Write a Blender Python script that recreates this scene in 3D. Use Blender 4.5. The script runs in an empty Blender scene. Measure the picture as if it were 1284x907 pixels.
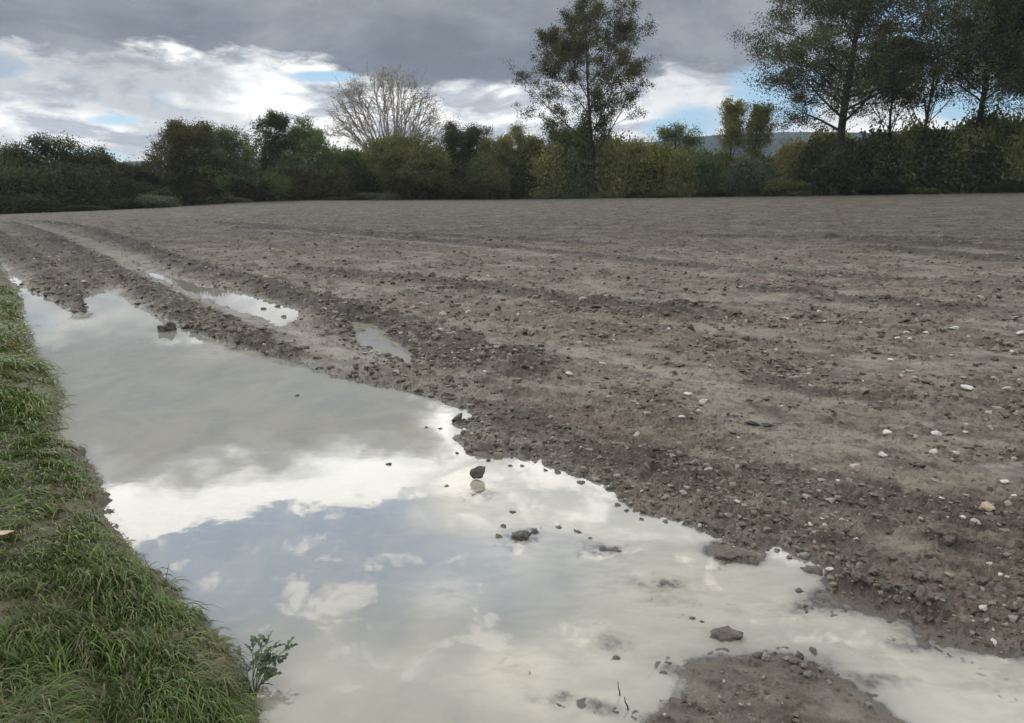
import bpy, bmesh, math, random
import numpy as np
from mathutils import Vector, Matrix, Euler

SC = bpy.context.scene
COL = SC.collection
R = math.radians

# ------------------------------------------------------------------ camera
FPX, CX, CY, HOR, CAMZ = 950.0, 642.0, 453.5, 250.0, 1.6
PITCH = math.atan((CY - HOR) / FPX)
cam_data = bpy.data.cameras.new('camera')
cam_data.sensor_width = 36.0
cam_data.lens = 36.0 * FPX / 1284.0
cam_data.clip_start = 0.05
cam_data.clip_end = 20000.0
cam = bpy.data.objects.new('camera', cam_data)
cam.location = (0, 0, CAMZ)
cam.rotation_euler = (math.pi / 2 - PITCH, 0, 0)
COL.objects.link(cam)
SC.camera = cam

# ------------------------------------------------------------------ exposure
SC.view_settings.view_transform = 'Standard'
SC.view_settings.look = 'None'
SC.view_settings.exposure = 0.14
SC.view_settings.gamma = 1.0
SC.view_settings.use_curve_mapping = False

SUN_EL, SUN_AZ = 34.0, -52.0      # azimuth clockwise from +Y
# ------------------------------------------------------------------ sky
world = bpy.data.worlds.new("World")
SC.world = world
world.use_nodes = True
wt = world.node_tree
wt.nodes.clear()


class G:
    """tiny node-graph helper"""
    def __init__(s, t): s.t = t
    def node(s, typ, **kw):
        n = s.t.nodes.new(typ)
        for k, v in kw.items(): setattr(n, k, v)
        return n
    def put(s, sock, v):
        if v is None: return
        if hasattr(v, 'is_output'): s.t.links.new(v, sock)
        else: sock.default_value = v
    def m(s, op, a, b=None, c=None, clamp=False):
        n = s.node('ShaderNodeMath', operation=op, use_clamp=clamp)
        s.put(n.inputs[0], a); s.put(n.inputs[1], b); s.put(n.inputs[2], c)
        return n.outputs[0]
    def v(s, op, a, b=None, scale=None):
        n = s.node('ShaderNodeVectorMath', operation=op)
        s.put(n.inputs[0], a); s.put(n.inputs[1], b)
        if scale is not None: s.put(n.inputs['Scale'], scale)
        return n.outputs[0]
    def noise(s, vec, scale, detail=5, rough=.55, dist=0.0, lac=2.0, col=False):
        n = s.node('ShaderNodeTexNoise')
        s.put(n.inputs['Vector'], vec)
        n.inputs['Scale'].default_value = scale; n.inputs['Detail'].default_value = detail
        n.inputs['Roughness'].default_value = rough; n.inputs['Distortion'].default_value = dist
        n.inputs['Lacunarity'].default_value = lac
        return n.outputs['Color' if col else 'Fac']
    def ramp(s, f, stops, interp='LINEAR'):
        n = s.node('ShaderNodeValToRGB')
        n.color_ramp.interpolation = interp
        el = n.color_ramp.elements
        while len(el) < len(stops): el.new(0.5)
        for e, (p, c) in zip(el, stops):
            e.position = p
            e.color = (c, c, c, 1) if isinstance(c, (int, float)) else (*c, 1)
        s.put(n.inputs[0], f)
        return n.outputs[0]
    def mix(s, f, a, b, typ='MIX'):
        n = s.node('ShaderNodeMix', data_type='RGBA', blend_type=typ)
        s.put(n.inputs[0], f)
        for sock, v in ((n.inputs[6], a), (n.inputs[7], b)):
            if isinstance(v, tuple) and len(v) == 3: v = (*v, 1)
            s.put(sock, v)
        return n.outputs[2]
    def rng(s, v, a, b, c=0., d=1., smooth=True):
        n = s.node('ShaderNodeMapRange', interpolation_type='SMOOTHSTEP' if smooth else 'LINEAR')
        s.put(n.inputs[0], v)
        for i, q in enumerate((a, b, c, d)): s.put(n.inputs[i + 1], q)
        return n.outputs[0]
    def sep(s, v):
        n = s.node('ShaderNodeSeparateXYZ'); s.put(n.inputs[0], v); return n.outputs
    def comb(s, x, y, z):
        n = s.node('ShaderNodeCombineXYZ')
        for i, q in enumerate((x, y, z)): s.put(n.inputs[i], q)
        return n.outputs[0]
    def attr(s, name, out='Fac'):
        n = s.node('ShaderNodeAttribute'); n.attribute_name = name; return n.outputs[out]


SKY_STRENGTH = 0.10
g = G(wt)
tc = g.node('ShaderNodeTexCoord')
D = g.v('NORMALIZE', tc.outputs['Generated'])
dx, dy, dz = g.sep(D)
el = g.m('MULTIPLY', g.m('ARCSINE', dz), 57.2958)
az = g.m('MULTIPLY', g.m('ARCTAN2', dx, dy), 57.2958)
zc = g.m('MAXIMUM', dz, 0.0)
P1 = g.v('SCALE', D, scale=g.m('DIVIDE', 1.0, g.m('ADD', zc, 0.22)))
P2 = g.v('SCALE', D, scale=g.m('DIVIDE', 1.0, g.m('ADD', zc, 0.10)))
nbig = g.noise(g.v('ADD', P1, (3.1, 7.7, 1.3)), 3.2, 6, .55)
nfin = g.noise(g.v('ADD', P1, (9.1, 2.4, 5.0)), 9.0, 7, .60, 0.4)
nwsp = g.noise(g.v('MULTIPLY', g.v('ADD', P2, (1.0, 4.0, 2.0)), (1.0, 1.0, 1.0)), 2.6, 8, .62, 0.5)
lowp = g.comb(g.m('MULTIPLY', az, .115), g.m('MULTIPLY', el, .30), 1.7)
nlow = g.noise(lowp, 1.0, 8, .60, 0.35)
ndk = g.noise(g.comb(g.m('MULTIPLY', az, .07), g.m('MULTIPLY', el, .17), 6.3), 1.0, 7, .58, 0.2)
sky = g.node('ShaderNodeTexSky', sky_type='NISHITA')
sky.sun_disc = False
sky.sun_elevation = R(SUN_EL)
sky.sun_rotation = R(SUN_AZ)
sky.altitude = 300; sky.air_density = 1.0; sky.dust_density = 0.6; sky.ozone_density = 1.0
blue = g.mix(0.35, sky.outputs[0], (2.6, 5.2, 7.4), 'MIX')

S = 1.0 / SKY_STRENGTH
def rad(r, gg, b): return (r * S, gg * S, b * S)
# elevation warped by cloud noise
wob = g.m('ADD', g.m('MULTIPLY', g.m('SUBTRACT', nbig, .5), 7.0), g.m('MULTIPLY', g.m('SUBTRACT', nfin, .5), 3.5))
amp = g.rng(el, 3.0, 16.0, .75, 1.15)
v = g.m('ADD', el, g.m('MULTIPLY', wob, amp))
# cloud brightness (as grey), high radiance at the sunlit rims that hang overhead
VF = 1.0 / 60.0
def stops(lst): return [(p * VF, c) for p, c in lst]
left = g.ramp(g.m('MULTIPLY', v, VF), stops([
    (0.0, (.70, .70, .70)), (4.5, (.62, .64, .66)), (6.8, (.56, .59, .62)), (8.2, (.185, .21, .245)), (9.8, (.175, .198, .240)),
    (14.0, (.25, .275, .31)), (18.0, (.30, .31, .34)), (20.0, (.95, .95, .93)), (22.0, (1.0, .99, .95)),
    (22.8, (.40, .46, .56)), (29.5, (.22, .26, .33)), (33, (.55, .56, .55)), (38, (.30, .31, .32)), (60, (.22, .22, .23))]))
gain = g.ramp(g.m('MULTIPLY', v, VF), stops([
    (0.0, .24), (7.,.24), (16.5, .24), (19.5, .95), (22.2, 1.0), (22.9, .40), (29, .45), (34, 1.0), (40, 1.0), (60, .95)]))
cloud = g.v('SCALE', left, scale=g.m('MULTIPLY', gain, 5.0 * S * 0.80))
# low bright band: wisps of grey and white under the dark deck
lowm = g.rng(g.m('SUBTRACT', v, g.m('MULTIPLY', g.rng(az, -10, -18), 1.2)), 9.0, 7.4)
lowc = g.ramp(nlow, [(.30, (.42, .62, .82)), (.36, (.72, .83, .90)), (.40, (1.0, 1.0, .97)), (.47, (1.0, .99, .95)), (.515, (.70, .73, .75)), (.56, (.40, .43, .48)), (.61, (.50, .53, .57)), (.66, (.92, .92, .90))])
lowc = g.v('SCALE', lowc, scale=S * 1.12)
# grey sheet to the right is duller
rightm = g.m('MULTIPLY', g.rng(az, 3.0, 12.0), g.rng(el, 3.0, 6.0))
lowc = g.mix(g.m('MULTIPLY', rightm, .5), lowc, rad(.46, .49, .53))
cloud = g.mix(lowm, cloud, lowc)
# dark deck mottling
cloud = g.mix(g.m('MULTIPLY', g.rng(ndk, .44, .62, 0, .75), g.rng(el, 17, 13)), cloud, rad(.33, .355, .39))
cloud = g.mix(g.m('MULTIPLY', g.rng(ndk, .46, .34, 0, .55), g.m('MULTIPLY', g.rng(el, 17, 13), g.rng(el, 6.5, 8.))), cloud, rad(.125, .14, .165))

# openings to the blue
def spot(a0, e0, wa, we):
    qa = g.m('DIVIDE', g.m('SUBTRACT', az, a0), wa)
    qe = g.m('DIVIDE', g.m('SUBTRACT', el, e0), we)
    d2 = g.m('ADD', g.m('MULTIPLY', qa, qa), g.m('MULTIPLY', qe, qe))
    return g.m('POWER', 2.718, g.m('MULTIPLY', d2, -1.0))
holes = None
for a0, e0, wa, we in ((-13.2, 8.3, 3.0, .55), (12.8, 5.4, 3.6, 1.6), (18.5, 6.4, 4.5, 2.6), (27.0, 10.5, 5.0, 4.0), (31.0, 5.8, 6.0, 1.5),
                       (-30., 2.6, 5.0, .8), (-26.5, 5.0, 2.2, .5)):
    s_ = spot(a0, e0, wa, we)
    holes = s_ if holes is None else g.m('MAXIMUM', holes, s_)
hmask = g.rng(g.m('ADD', holes, g.m('MULTIPLY', g.m('SUBTRACT', nlow, .5), 1.6)), .36, .74)
hmask = g.m('MULTIPLY', hmask, g.rng(el, 13., 15., 1, 0))
blue2 = g.v('SCALE', g.mix(0.0, (.36, .60, .80), (1, 1, 1)), scale=S)
cloud = g.mix(hmask, cloud, g.mix(.55, blue, blue2))
# opening overhead, seen mirrored in the puddle, with small puffs
b1 = g.m('MULTIPLY', g.rng(v, 22.2, 22.9), g.rng(v, 33., 27.))
b1 = g.m('MULTIPLY', b1, g.rng(az, 14., -4., .0, 1))
puff = g.rng(nfin, .55, .66, 0, 1)
blue3 = g.v('SCALE', g.mix(0.0, (.50, .85, 1.55), (1, 1, 1)), scale=S * 1.0)
cloud = g.mix(b1, cloud, blue3)
cloud = g.mix(g.m('MULTIPLY', g.m('MULTIPLY', puff, g.rng(el, 21, 24)), .8), cloud, rad(3.4, 3.3, 3.2))
elw = g.m('ADD', el, g.m('MULTIPLY', wob, .7))
bandR = g.m('MULTIPLY', g.m('MULTIPLY', g.rng(elw, 14.6, 16.6), g.rng(elw, 25.5, 24.4)), g.rng(g.m('ADD', az, g.m('MULTIPLY', wob, 1.5)), -9., -4.))
cloud = g.mix(bandR, cloud, g.mix(g.rng(nfin, .42, .62), rad(1.6, 1.65, 1.7), rad(3.6, 3.5, 3.35)))
# horizon and below
cloud = g.mix(g.rng(el, 1.5, -1.0), cloud, rad(.55, .58, .60))
bg = g.node('ShaderNodeBackground')
bg.inputs['Strength'].default_value = SKY_STRENGTH
g.put(bg.inputs['Color'], cloud)
wo = g.node('ShaderNodeOutputWorld')
wt.links.new(bg.outputs[0], wo.inputs[0])

# ------------------------------------------------------------------ sun behind thin cloud
sd_ = bpy.data.lights.new('sun', 'SUN')
sd_.energy = 1.3
sd_.angle = R(10)
sd_.color = (1.0, .95, .87)
sun = bpy.data.objects.new('sun', sd_)
sa, se = R(SUN_AZ), R(SUN_EL)
sun.rotation_euler = Vector((math.sin(sa) * math.cos(se), math.cos(sa) * math.cos(se), math.sin(se))).to_track_quat('Z', 'Y').to_euler()
sun.location = (0, 0, 30)
COL.objects.link(sun)

# ------------------------------------------------------------------ helpers
def tag(o, label=None, cat=None, group=None, kind=None):
    if label: o['label'] = label
    if cat: o['category'] = cat
    if group: o['group'] = group
    if kind: o['kind'] = kind
    return o

def mesh_np(name, verts, faces, smooth=True, attrs=None, fattrs=None):
    """verts (N,3), faces (M,k) with constant k, or list of such arrays"""
    me = bpy.data.meshes.new(name)
    if not isinstance(faces, list): faces = [faces]
    faces = [np.asarray(f, np.int32) for f in faces if len(f)]
    verts = np.ascontiguousarray(verts, np.float32)
    me.vertices.add(len(verts)); me.vertices.foreach_set('co', verts.ravel())
    nl = sum(f.size for f in faces); npoly = sum(len(f) for f in faces)
    me.loops.add(nl); me.loops.foreach_set('vertex_index', np.concatenate([f.ravel() for f in faces]))
    me.polygons.add(npoly)
    tot = np.concatenate([np.full(len(f), f.shape[1], np.int32) for f in faces])
    st = np.concatenate([[0], np.cumsum(tot)[:-1]]).astype(np.int32)
    me.polygons.foreach_set('loop_start', st)
    try: me.polygons.foreach_set('loop_total', tot)
    except Exception: pass
    me.polygons.foreach_set('use_smooth', np.full(npoly, smooth, bool))
    for k, a in (attrs or {}).items():
        at = me.attributes.new(k, 'FLOAT', 'POINT'); at.data.foreach_set('value', np.ascontiguousarray(a, np.float32))
    for k, a in (fattrs or {}).items():
        at = me.attributes.new(k, 'FLOAT', 'FACE'); at.data.foreach_set('value', np.ascontiguousarray(a, np.float32))
    me.update(calc_edges=True)
    return me

def link(name, me, mat=None, parent=None):
    o = bpy.data.objects.new(name, me)
    if mat: 
        if not me.materials: me.materials.append(mat)
    COL.objects.link(o)
    if parent: o.parent = parent
    return o

def hash2(ix, iy, seed):
    with np.errstate(over='ignore'):
        h = ix.astype(np.uint32) * np.uint32(374761393) + iy.astype(np.uint32) * np.uint32(668265263) + np.uint32((seed * 2246822519) & 0xffffffff)
        h = (h ^ (h >> np.uint32(13))) * np.uint32(1274126177)
        h = (h ^ (h >> np.uint32(15))) * np.uint32(2246822519)
        h ^= h >> np.uint32(14)
    return h.astype(np.float64) / 4294967296.0

def perlin(x, y, seed=0):
    xi = np.floor(x); yi = np.floor(y)
    fx = x - xi; fy = y - yi
    xi = xi.astype(np.int64); yi = yi.astype(np.int64)
    u = fx * fx * fx * (fx * (fx * 6 - 15) + 10); w = fy * fy * fy * (fy * (fy * 6 - 15) + 10)
    def gr(ax, ay, qx, qy):
        a = hash2(ax, ay, seed) * 6.2831853
        return np.cos(a) * qx + np.sin(a) * qy
    a = gr(xi, yi, fx, fy); b = gr(xi + 1, yi, fx - 1, fy)
    c = gr(xi, yi + 1, fx, fy - 1); d = gr(xi + 1, yi + 1, fx - 1, fy - 1)
    return ((a + u * (b - a)) * (1 - w) + (c + u * (d - c)) * w) * 1.5

def fbm(x, y, oct=4, seed=0, rough=.5):
    r = 0; a = 1.; t = 0.
    for i in range(oct):
        r = r + a * perlin(x, y, seed + i * 17); t += a
        a *= rough; x = x * 2.03 + 11.3; y = y * 2.03 + 5.7
    return r / t

def clods(x, y, cell, seed, dens, rmin=.25, rmax=.62, flat=.55):
    """dome shaped lumps on a jittered lattice; dens may be an array"""
    X = x / cell; Y = y / cell
    xi = np.floor(X).astype(np.int64); yi = np.floor(Y).astype(np.int64)
    out = np.zeros_like(X)
    for ox in (-1, 0, 1):
        for oy in (-1, 0, 1):
            cx = xi + ox; cy = yi + oy
            h1 = hash2(cx, cy, seed); h2 = hash2(cx, cy, seed + 1); h3 = hash2(cx, cy, seed + 2); h4 = hash2(cx, cy, seed + 3)
            ax = h4 * 3.1416
            ddx = X - (cx + h1); ddy = Y - (cy + h2)
            ca, sa_ = np.cos(ax), np.sin(ax)
            q = ddx * ca + ddy * sa_; p = (-ddx * sa_ + ddy * ca) * 1.5
            rr = rmin + (rmax - rmin) * h3 * h3
            pres = hash2(cx, cy, seed + 4) < dens
            e = 1 - (q * q + p * p) / (rr * rr)
            hgt = np.where(pres & (e > 0), rr * cell * flat * np.clip(e, 0, 1) ** .45, 0)
            out = np.maximum(out, hgt)
    return out

def sstep(a, b, v):
    t = np.clip((v - a) / (b - a), 0, 1); return t * t * (3 - 2 * t)

cp, sp = math.cos(PITCH), math.sin(PITCH)
def ray(px, py):
    a = (np.asarray(px, float) - CX) / FPX; b = (CY - np.asarray(py, float)) / FPX
    return a, cp + b * sp, -sp + b * cp
def p2g(px, py, z=0.0):
    """pixel of the survey photo -> ground point on a level plane"""
    dx_, dy_, dz_ = ray(px, py); t = (z - CAMZ) / dz_
    return dx_ * t, dy_ * t
def z_at(px, py, dist):
    dx_, dy_, dz_ = ray(px, py); t = dist / np.hypot(dx_, dy_)
    return CAMZ + dz_ * t
def az_of(px):  # degrees, at the height of the horizon
    dx_, dy_, _ = ray(px, 250.); return np.degrees(np.arctan2(dx_, dy_))

# field edge: pixel column, distance, row of its foot
EDGE_PX = np.array([-700, -200, 0, 200, 300, 400, 640, 900, 1284, 1700, 2300.])
EDGE_D = np.array([75, 66, 62, 64, 68, 70, 72, 70, 66, 66, 70.])
EDGE_Y = np.array([276, 275, 272, 264, 257, 254, 253, 250, 245, 243, 243.])
EDGE_A = az_of(EDGE_PX)
TS = 1.75   # the hedgerow stands this much farther than the first survey
EDGE_D = EDGE_D * TS
EDGE_Z = z_at(EDGE_PX, EDGE_Y, EDGE_D)
START = np.array([24, 24, 22, 20, 18, 17, 10, 8, 7, 7, 7.])
def edge_d(a): return np.interp(a, EDGE_A, EDGE_D)
def base_h(x, y):
    r = np.hypot(x, y); a = np.degrees(np.arctan2(x, y))
    D_ = np.interp(a, EDGE_A, EDGE_D); Z_ = np.interp(a, EDGE_A, EDGE_Z); s0 = np.interp(a, EDGE_A, START)
    t = np.clip((r - s0) / (D_ - s0), 0, 1.25)
    t = np.where(t < .2, t * t * 2.5, t - .1) / .9
    return Z_ * t * sstep(-180, -100, a) * (1 - sstep(100, 180, a))
def p2t(px, py):
    """pixel -> point on the sloping field (bisection along the ray)"""
    dx_, dy_, dz_ = ray(px, py)
    lo = np.full(np.shape(dx_), .5); hi = np.full(np.shape(dx_), 240.)
    for _ in range(40):
        mid = (lo + hi) / 2
        above = CAMZ + dz_ * mid > base_h(dx_ * mid, dy_ * mid)
        lo = np.where(above, mid, lo); hi = np.where(above, hi, mid)
    return dx_ * lo, dy_ * lo

def poly(pts): 
    a = np.array(pts, float); x, y = p2g(a[:, 0], a[:, 1]); return np.stack([x, y], 1)
def sdf(x, y, P):
    d = np.full(x.shape, 1e9); s = np.ones(x.shape)
    n = len(P)
    for i in range(n):
        ax, ay = P[i]; bx, by = P[i - 1]
        ex, ey = bx - ax, by - ay; wx, wy = x - ax, y - ay
        t = np.clip((wx * ex + wy * ey) / (ex * ex + ey * ey + 1e-12), 0, 1)
        qx, qy = wx - ex * t, wy - ey * t
        d = np.minimum(d, qx * qx + qy * qy)
        c1 = y >= ay; c2 = y < by; c3 = ex * wy > ey * wx
        fl = (c1 & c2 & c3) | (~c1 & ~c2 & ~c3)
        s = np.where(fl, -s, s)
    return s * np.sqrt(d)
def pdist(x, y, P):
    d = np.full(x.shape, 1e9)
    for i in range(1, len(P)):
        ax, ay = P[i]; bx, by = P[i - 1]
        ex, ey = bx - ax, by - ay; wx, wy = x - ax, y - ay
        t = np.clip((wx * ex + wy * ey) / (ex * ex + ey * ey + 1e-12), 0, 1)
        d = np.minimum(d, (wx - ex * t) ** 2 + (wy - ey * t) ** 2)
    return np.sqrt(d)

SHORE = [(12, 345), (26, 372), (32, 405), (40, 432), (57, 465), (78, 497), (76, 520), (66, 545), (98, 568), (118, 600), (128, 635), (150, 672),
         (178, 705), (215, 738), (238, 768), (278, 802), (302, 835), (312, 862), (322, 907), (328, 1010), (330, 1250)]
MAIN = poly(SHORE + [(1800, 1250), (1700, 900), (1400, 852), (1284, 818), (1230, 800), (1180, 783), (1130, 768), (1085, 750), (1045, 738),
        (1040, 712), (1000, 690), (975, 680), (935, 690), (900, 672), (860, 655), (800, 640), (765, 610), (700, 588), (660, 572), (610, 545), (588, 515), (540, 497),
        (480, 486), (440, 478), (400, 466), (345, 446), (290, 428), (255, 420), (228, 405), (195, 396), (165, 378), (130, 363), (112, 365),
        (100, 375), (104, 398), (84, 385), (55, 372), (34, 362), (20, 345)])
SECOND = poly([(180, 341), (215, 346), (250, 358), (300, 366), (340, 376), (380, 390), (372, 402), (350, 410), (325, 398), (295, 388), (268, 378), (238, 366), (205, 353)])
THIRD = poly([(436, 403), (470, 406), (492, 422), (524, 447), (512, 457), (478, 445), (445, 430)])
STRIP = poly([(-8, 322), (4, 330), (14, 350), (24, 366), (14, 366), (0, 345), (-12, 330)])
ISLE = poly([(832, 838), (880, 828), (940, 824), (990, 822), (1030, 838), (1060, 862), (1105, 884), (1150, 918), (1200, 1000), (806, 1000), (815, 905), (826, 888), (842, 872), (850, 855)])
TAIL = poly([(585, 548), (566, 528), (600, 528), (660, 560), (690, 580), (640, 572), (600, 560)])
# the grassy bank lies left of the shore
SH = poly(SHORE)
_b0 = poly([(-2, 325), (-60, 305), (-250, 288)])
BANK = np.concatenate([SH[::-1] + np.array([0.0, 0]), _b0, np.array([[-60, 30], [-60, -12], [SH[-1][0] + .1, -12]])])

def pl(pts): 
    a = np.array(pts, float); x, y = p2t(a[:, 0], a[:, 1]); return np.stack([x, y], 1)
# (line, width m, height m, darkness, cloddy)
LINES = [
    (pl([(40, 281), (110, 291), (160, 309), (190, 322), (250, 343), (330, 361), (392, 384), (440, 398)]), .30, .050, .9, 1.0),
    (pl([(440, 398), (500, 420), (560, 440), (640, 466)]), .45, .045, .75, 1.0),
    (pl([(15, 284), (50, 298), (90, 318), (140, 343), (190, 370), (232, 396), (290, 424), (345, 446)]), .26, .055, .9, .9),
    (pl([(-30, 290), (0, 303), (34, 325), (62, 350), (88, 374), (99, 390)]), .25, .045, .8, .9),
    (pl([(25, 290), (70, 318), (100, 343), (112, 362)]), .2, .03, .6, .8),
    (pl([(280, 284), (420, 296), (640, 316), (900, 344), (1300, 372)]), .40, .035, .65, .7),
    (pl([(380, 345), (560, 362), (700, 382), (880, 404)]), .35, .05, .8, .9),
    (pl([(800, 402), (850, 402)]), .35, .05, .8, 1.),
    (pl([(960, 372), (1045, 384), (1200, 396)]), .35, .05, .7, .8),
    (pl([(1080, 308), (1284, 320), (1500, 332)]), .5, .06, .8, .6),
    (pl([(1100, 318), (1284, 334), (1500, 350)]), .5, .05, .75, .6),
    (pl([(900, 302), (1284, 308), (1500, 312)]), .5, .05, .75, .6),
    (pl([(300, 291), (420, 294), (640, 305), (760, 312)]), .35, .04, .75, .6),
    (pl([(1100, 672), (1200, 700), (1330, 722)]), .06, .02, .5, .8),
    (pl([(960, 488), (1030, 505), (1150, 512), (1300, 525)]), .12, .02, .4, .8),
    (pl([(600, 522), (680, 545), (760, 575), (900, 608), (1060, 632), (1284, 668), (1400, 690)]), .24, .0, .50, .0),
    (pl([(1020, 715), (1080, 742), (1165, 770), (1180, 775)]), .06, .028, .7, 1.),
]
SMOOTH = [  # trodden or silted bands
    (pl([(30, 285), (80, 298), (140, 322), (200, 350), (280, 388), (370, 428), (440, 455)]), .38, 1.0),
    (pl([(560, 430), (760, 460), (900, 500), (1000, 560), (1060, 575)]), .5, .7),
    (pl([(290, 290), (420, 299), (560, 312), (720, 328)]), .30, .9),
    (pl([(1240, 604), (1330, 604)]), .12, 1.),
    (pl([(1120, 690), (1210, 706)]), .09, .7),
]
RA = R(-50)
def terrain(x, y, full=True):
    r = np.hypot(x, y)
    near = (r < 32)
    z = base_h(x, y)
    sd = np.full(x.shape, 9.0); bk = np.full(x.shape, 9.0)
    xn, yn = x[near], y[near]
    s = sdf(xn, yn, MAIN)
    nar = np.zeros(x.shape, bool)
    s = np.maximum(s, -sdf(xn, yn, ISLE)); s = np.maximum(s, -sdf(xn, yn, TAIL) * 1.0)
    for P_ in (SECOND, THIRD, STRIP): s = np.minimum(s, sdf(xn, yn, P_))
    ns = np.minimum(sdf(xn, yn, SECOND), sdf(xn, yn, THIRD)); nar[near] = ns < .5; sd[near] = s
    bk[near] = sdf(xn, yn, BANK)
    far_bank = (~near)
    bk[far_bank] = sdf(x[far_bank], y[far_bank], BANK)
    dist_w = np.abs(sd)
    # ragged shoreline
    px_ = .006 * r + .02
    edge_n = fbm(x * 4, y * 4, 4, 31, .6)
    sd = sd + edge_n * (.032 + .008 * r)
    k = 1 + .05 * r
    up = .055 * k * (1 - np.exp(-np.clip(sd, 0, None) / (.32 * k)))
    dn = -.065 * (1 - np.exp(np.clip(sd, None, 0) / np.where(nar, .035, .11)))
    z = z + np.where(sd > 0, up, dn)
    # shallow shelf along the near right part of the puddle
    def blob(px, py, rx, ry):
        bx, by = p2g(px, py); return np.exp(-((x - bx) / rx) ** 2 - ((y - by) / ry) ** 2)
    sh = np.zeros_like(x)
    for b in ((655, 675, .28, .40), (760, 690, .30, .25), (600, 615, .25, .5), (560, 745, .16, .18), (650, 840, .20, .16), (690, 880, .16, .1), (745, 885, .12, .1),
              (850, 745, .5, .4), (760, 800, .25, .2), (1000, 765, .5, .22), (1150, 810, .45, .2), (1130, 850, .2, .1), (1250, 860, .3, .2), (900, 700, .35, .25), (600, 560, .3, .5), (100, 400, .5, 1.), (280, 440, .4, .6)):
        sh = np.maximum(sh, blob(*b))
    sh = np.clip(sh, 0, 1)
    inw = sstep(.02, -.08, sd)
    z = z + inw * sh * .051
    em = np.maximum.reduce([blob(655, 672, .20, .17), blob(750, 690, .22, .12), blob(700, 675, .25, .09), blob(600, 622, .24, .13), blob(610, 725, .16, .08), blob(690, 870, .14, .07), blob(800, 730, .2, .08), blob(640, 640, .1, .08), blob(620, 585, .2, .15)])
    z = z + inw * em * (.010 + .020 * fbm(x * 13, y * 13, 4, 153, .6))
    z = z + inw * sh * (.012 * fbm(x * 5.5, y * 5.5, 4, 151, .6) + .004 * fbm(x * 30, y * 30, 2, 152))
    # roughness masks
    ca, sa_ = math.cos(RA), math.sin(RA)
    u = x * sa_ + y * ca; w = x * ca - y * sa_       # u along the rows
    mk = fbm(u * .5, w * 1.1, 4, 5)                    # -1..1 patches
    silt = sstep(-.05, .30, fbm(x * .55 + 3, y * .55, 4, 77))
    smooth = np.zeros_like(x)
    for L, wd, a in SMOOTH:
        d = pdist(x, y, L) + fbm(x * 1.5, y * 1.5, 3, 9) * wd * .8
        smooth = np.maximum(smooth, a * np.exp(-(d / wd) ** 2))
    dark = np.zeros_like(x); rough = np.zeros_like(x)
    for L, wd, hh, dk, cl in LINES:
        wd = wd * (1 + .012 * r); d = np.abs(pdist(x, y, L) + fbm(x * 2.2, y * 2.2, 3, 19) * wd * .8)
        e = np.exp(-(d / wd) ** 2)
        z = z + hh * 1.7 * e * (1 - inw) * (.6 + .8 * np.clip(fbm(u * 2, w * 2, 3, 8) + .3, 0, 1))
        dark = np.maximum(dark, dk * sstep(.12, .62, e)); rough = np.maximum(rough, cl * e * (r < 60))
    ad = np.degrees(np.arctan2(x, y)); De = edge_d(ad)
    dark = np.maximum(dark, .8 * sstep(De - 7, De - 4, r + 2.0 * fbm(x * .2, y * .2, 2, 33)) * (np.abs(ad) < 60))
    silt = np.clip(np.maximum(silt * .5, smooth), 0, 1) * (1 - rough * .9)
    isl = sstep(.06, .0, sdf(x, y, ISLE)) if full else 0
    bank = sstep(.03, -.05, bk + fbm(x * 7, y * 7, 3, 3) * .035)
    cl = (1 - .82 * silt) * (1 - bank) * (1 - .75 * isl)
    cl = cl * (1 - inw * np.clip(1 - .10 * sstep(.5, .9, sh), 0, 1))
    cl = np.clip(cl, 0, 1)
    # gentle relief
    z = z + .018 * fbm(x * 1.3, y * 1.3, 3, 50) * (1 - .85 * inw) * np.clip(r / 6, .5, 2)
    z = z + .012 * np.clip(r / 12, 0, 1.5) * np.sin(w * 8.2 + 2.5 * perlin(u * .25, w * .25, 4)) * (1 - inw) * (1 - smooth)
    z = z + .010 * fbm(x * 6, y * 6, 3, 60) * (.35 + .65 * cl) * (1 - .4 * inw)
    rd2 = np.abs(fbm(u * 1.6, w * 3.2, 4, 161, .62)); z = z + .075 * (rd2 - .12) * (.1 + .9 * cl) * (1 - inw) * sstep(4, 14, r)
    rdg = np.abs(fbm(x * 9 + 3, y * 9, 4, 61, .62)); z = z + .046 * (rdg - .12) * (.15 + .85 * cl) * (1 - .9 * inw)
    dens = .25 + .5 * np.clip(mk + .35, 0, 1) + .5 * rough
    wx = x + .034 * perlin(x * 24, y * 24, 71); wy = y + .034 * perlin(x * 24, y * 24, 72)
    c = .0
    m1 = r < 7
    c1 = np.zeros_like(x); c1[m1] = clods(wx[m1], wy[m1], .032, 100, .80 * cl[m1], flat=.75)
    m2 = r < 18
    c2 = np.zeros_like(x); c2[m2] = clods(wx[m2], wy[m2], .085, 200, (dens * .80 * cl)[m2], .2, .62, flat=.60)
    c3 = clods(x + .10 * perlin(x * 9, y * 9, 73), y + .10 * perlin(x * 9, y * 9, 74), .21, 300, dens * .50 * cl, .12, .50, .42)
    c4 = clods(x, y, .6, 400, dens * .35 * cl * sstep(8, 20, r), .15, .45, .34)
    z = z + np.maximum.reduce([c1, c2, c3, c4]) 
    mm = r < 9
    z[mm] += .0040 * fbm(x[mm] * 48, y[mm] * 48, 3, 64, .7) * (.25 + .75 * cl[mm])
    cav = np.maximum.reduce([c1 / .01, c2 / .025, c3 / .05, c4 / .08])
    # bank rises above the water
    bi = np.clip(-bk, 0, None)
    z = z + bank * (.085 * (1 - np.exp(-bi / .10)) + .05 * (1 - np.exp(-bi / .8)) + .022 * fbm(x * 5, y * 5, 3, 90))
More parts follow.
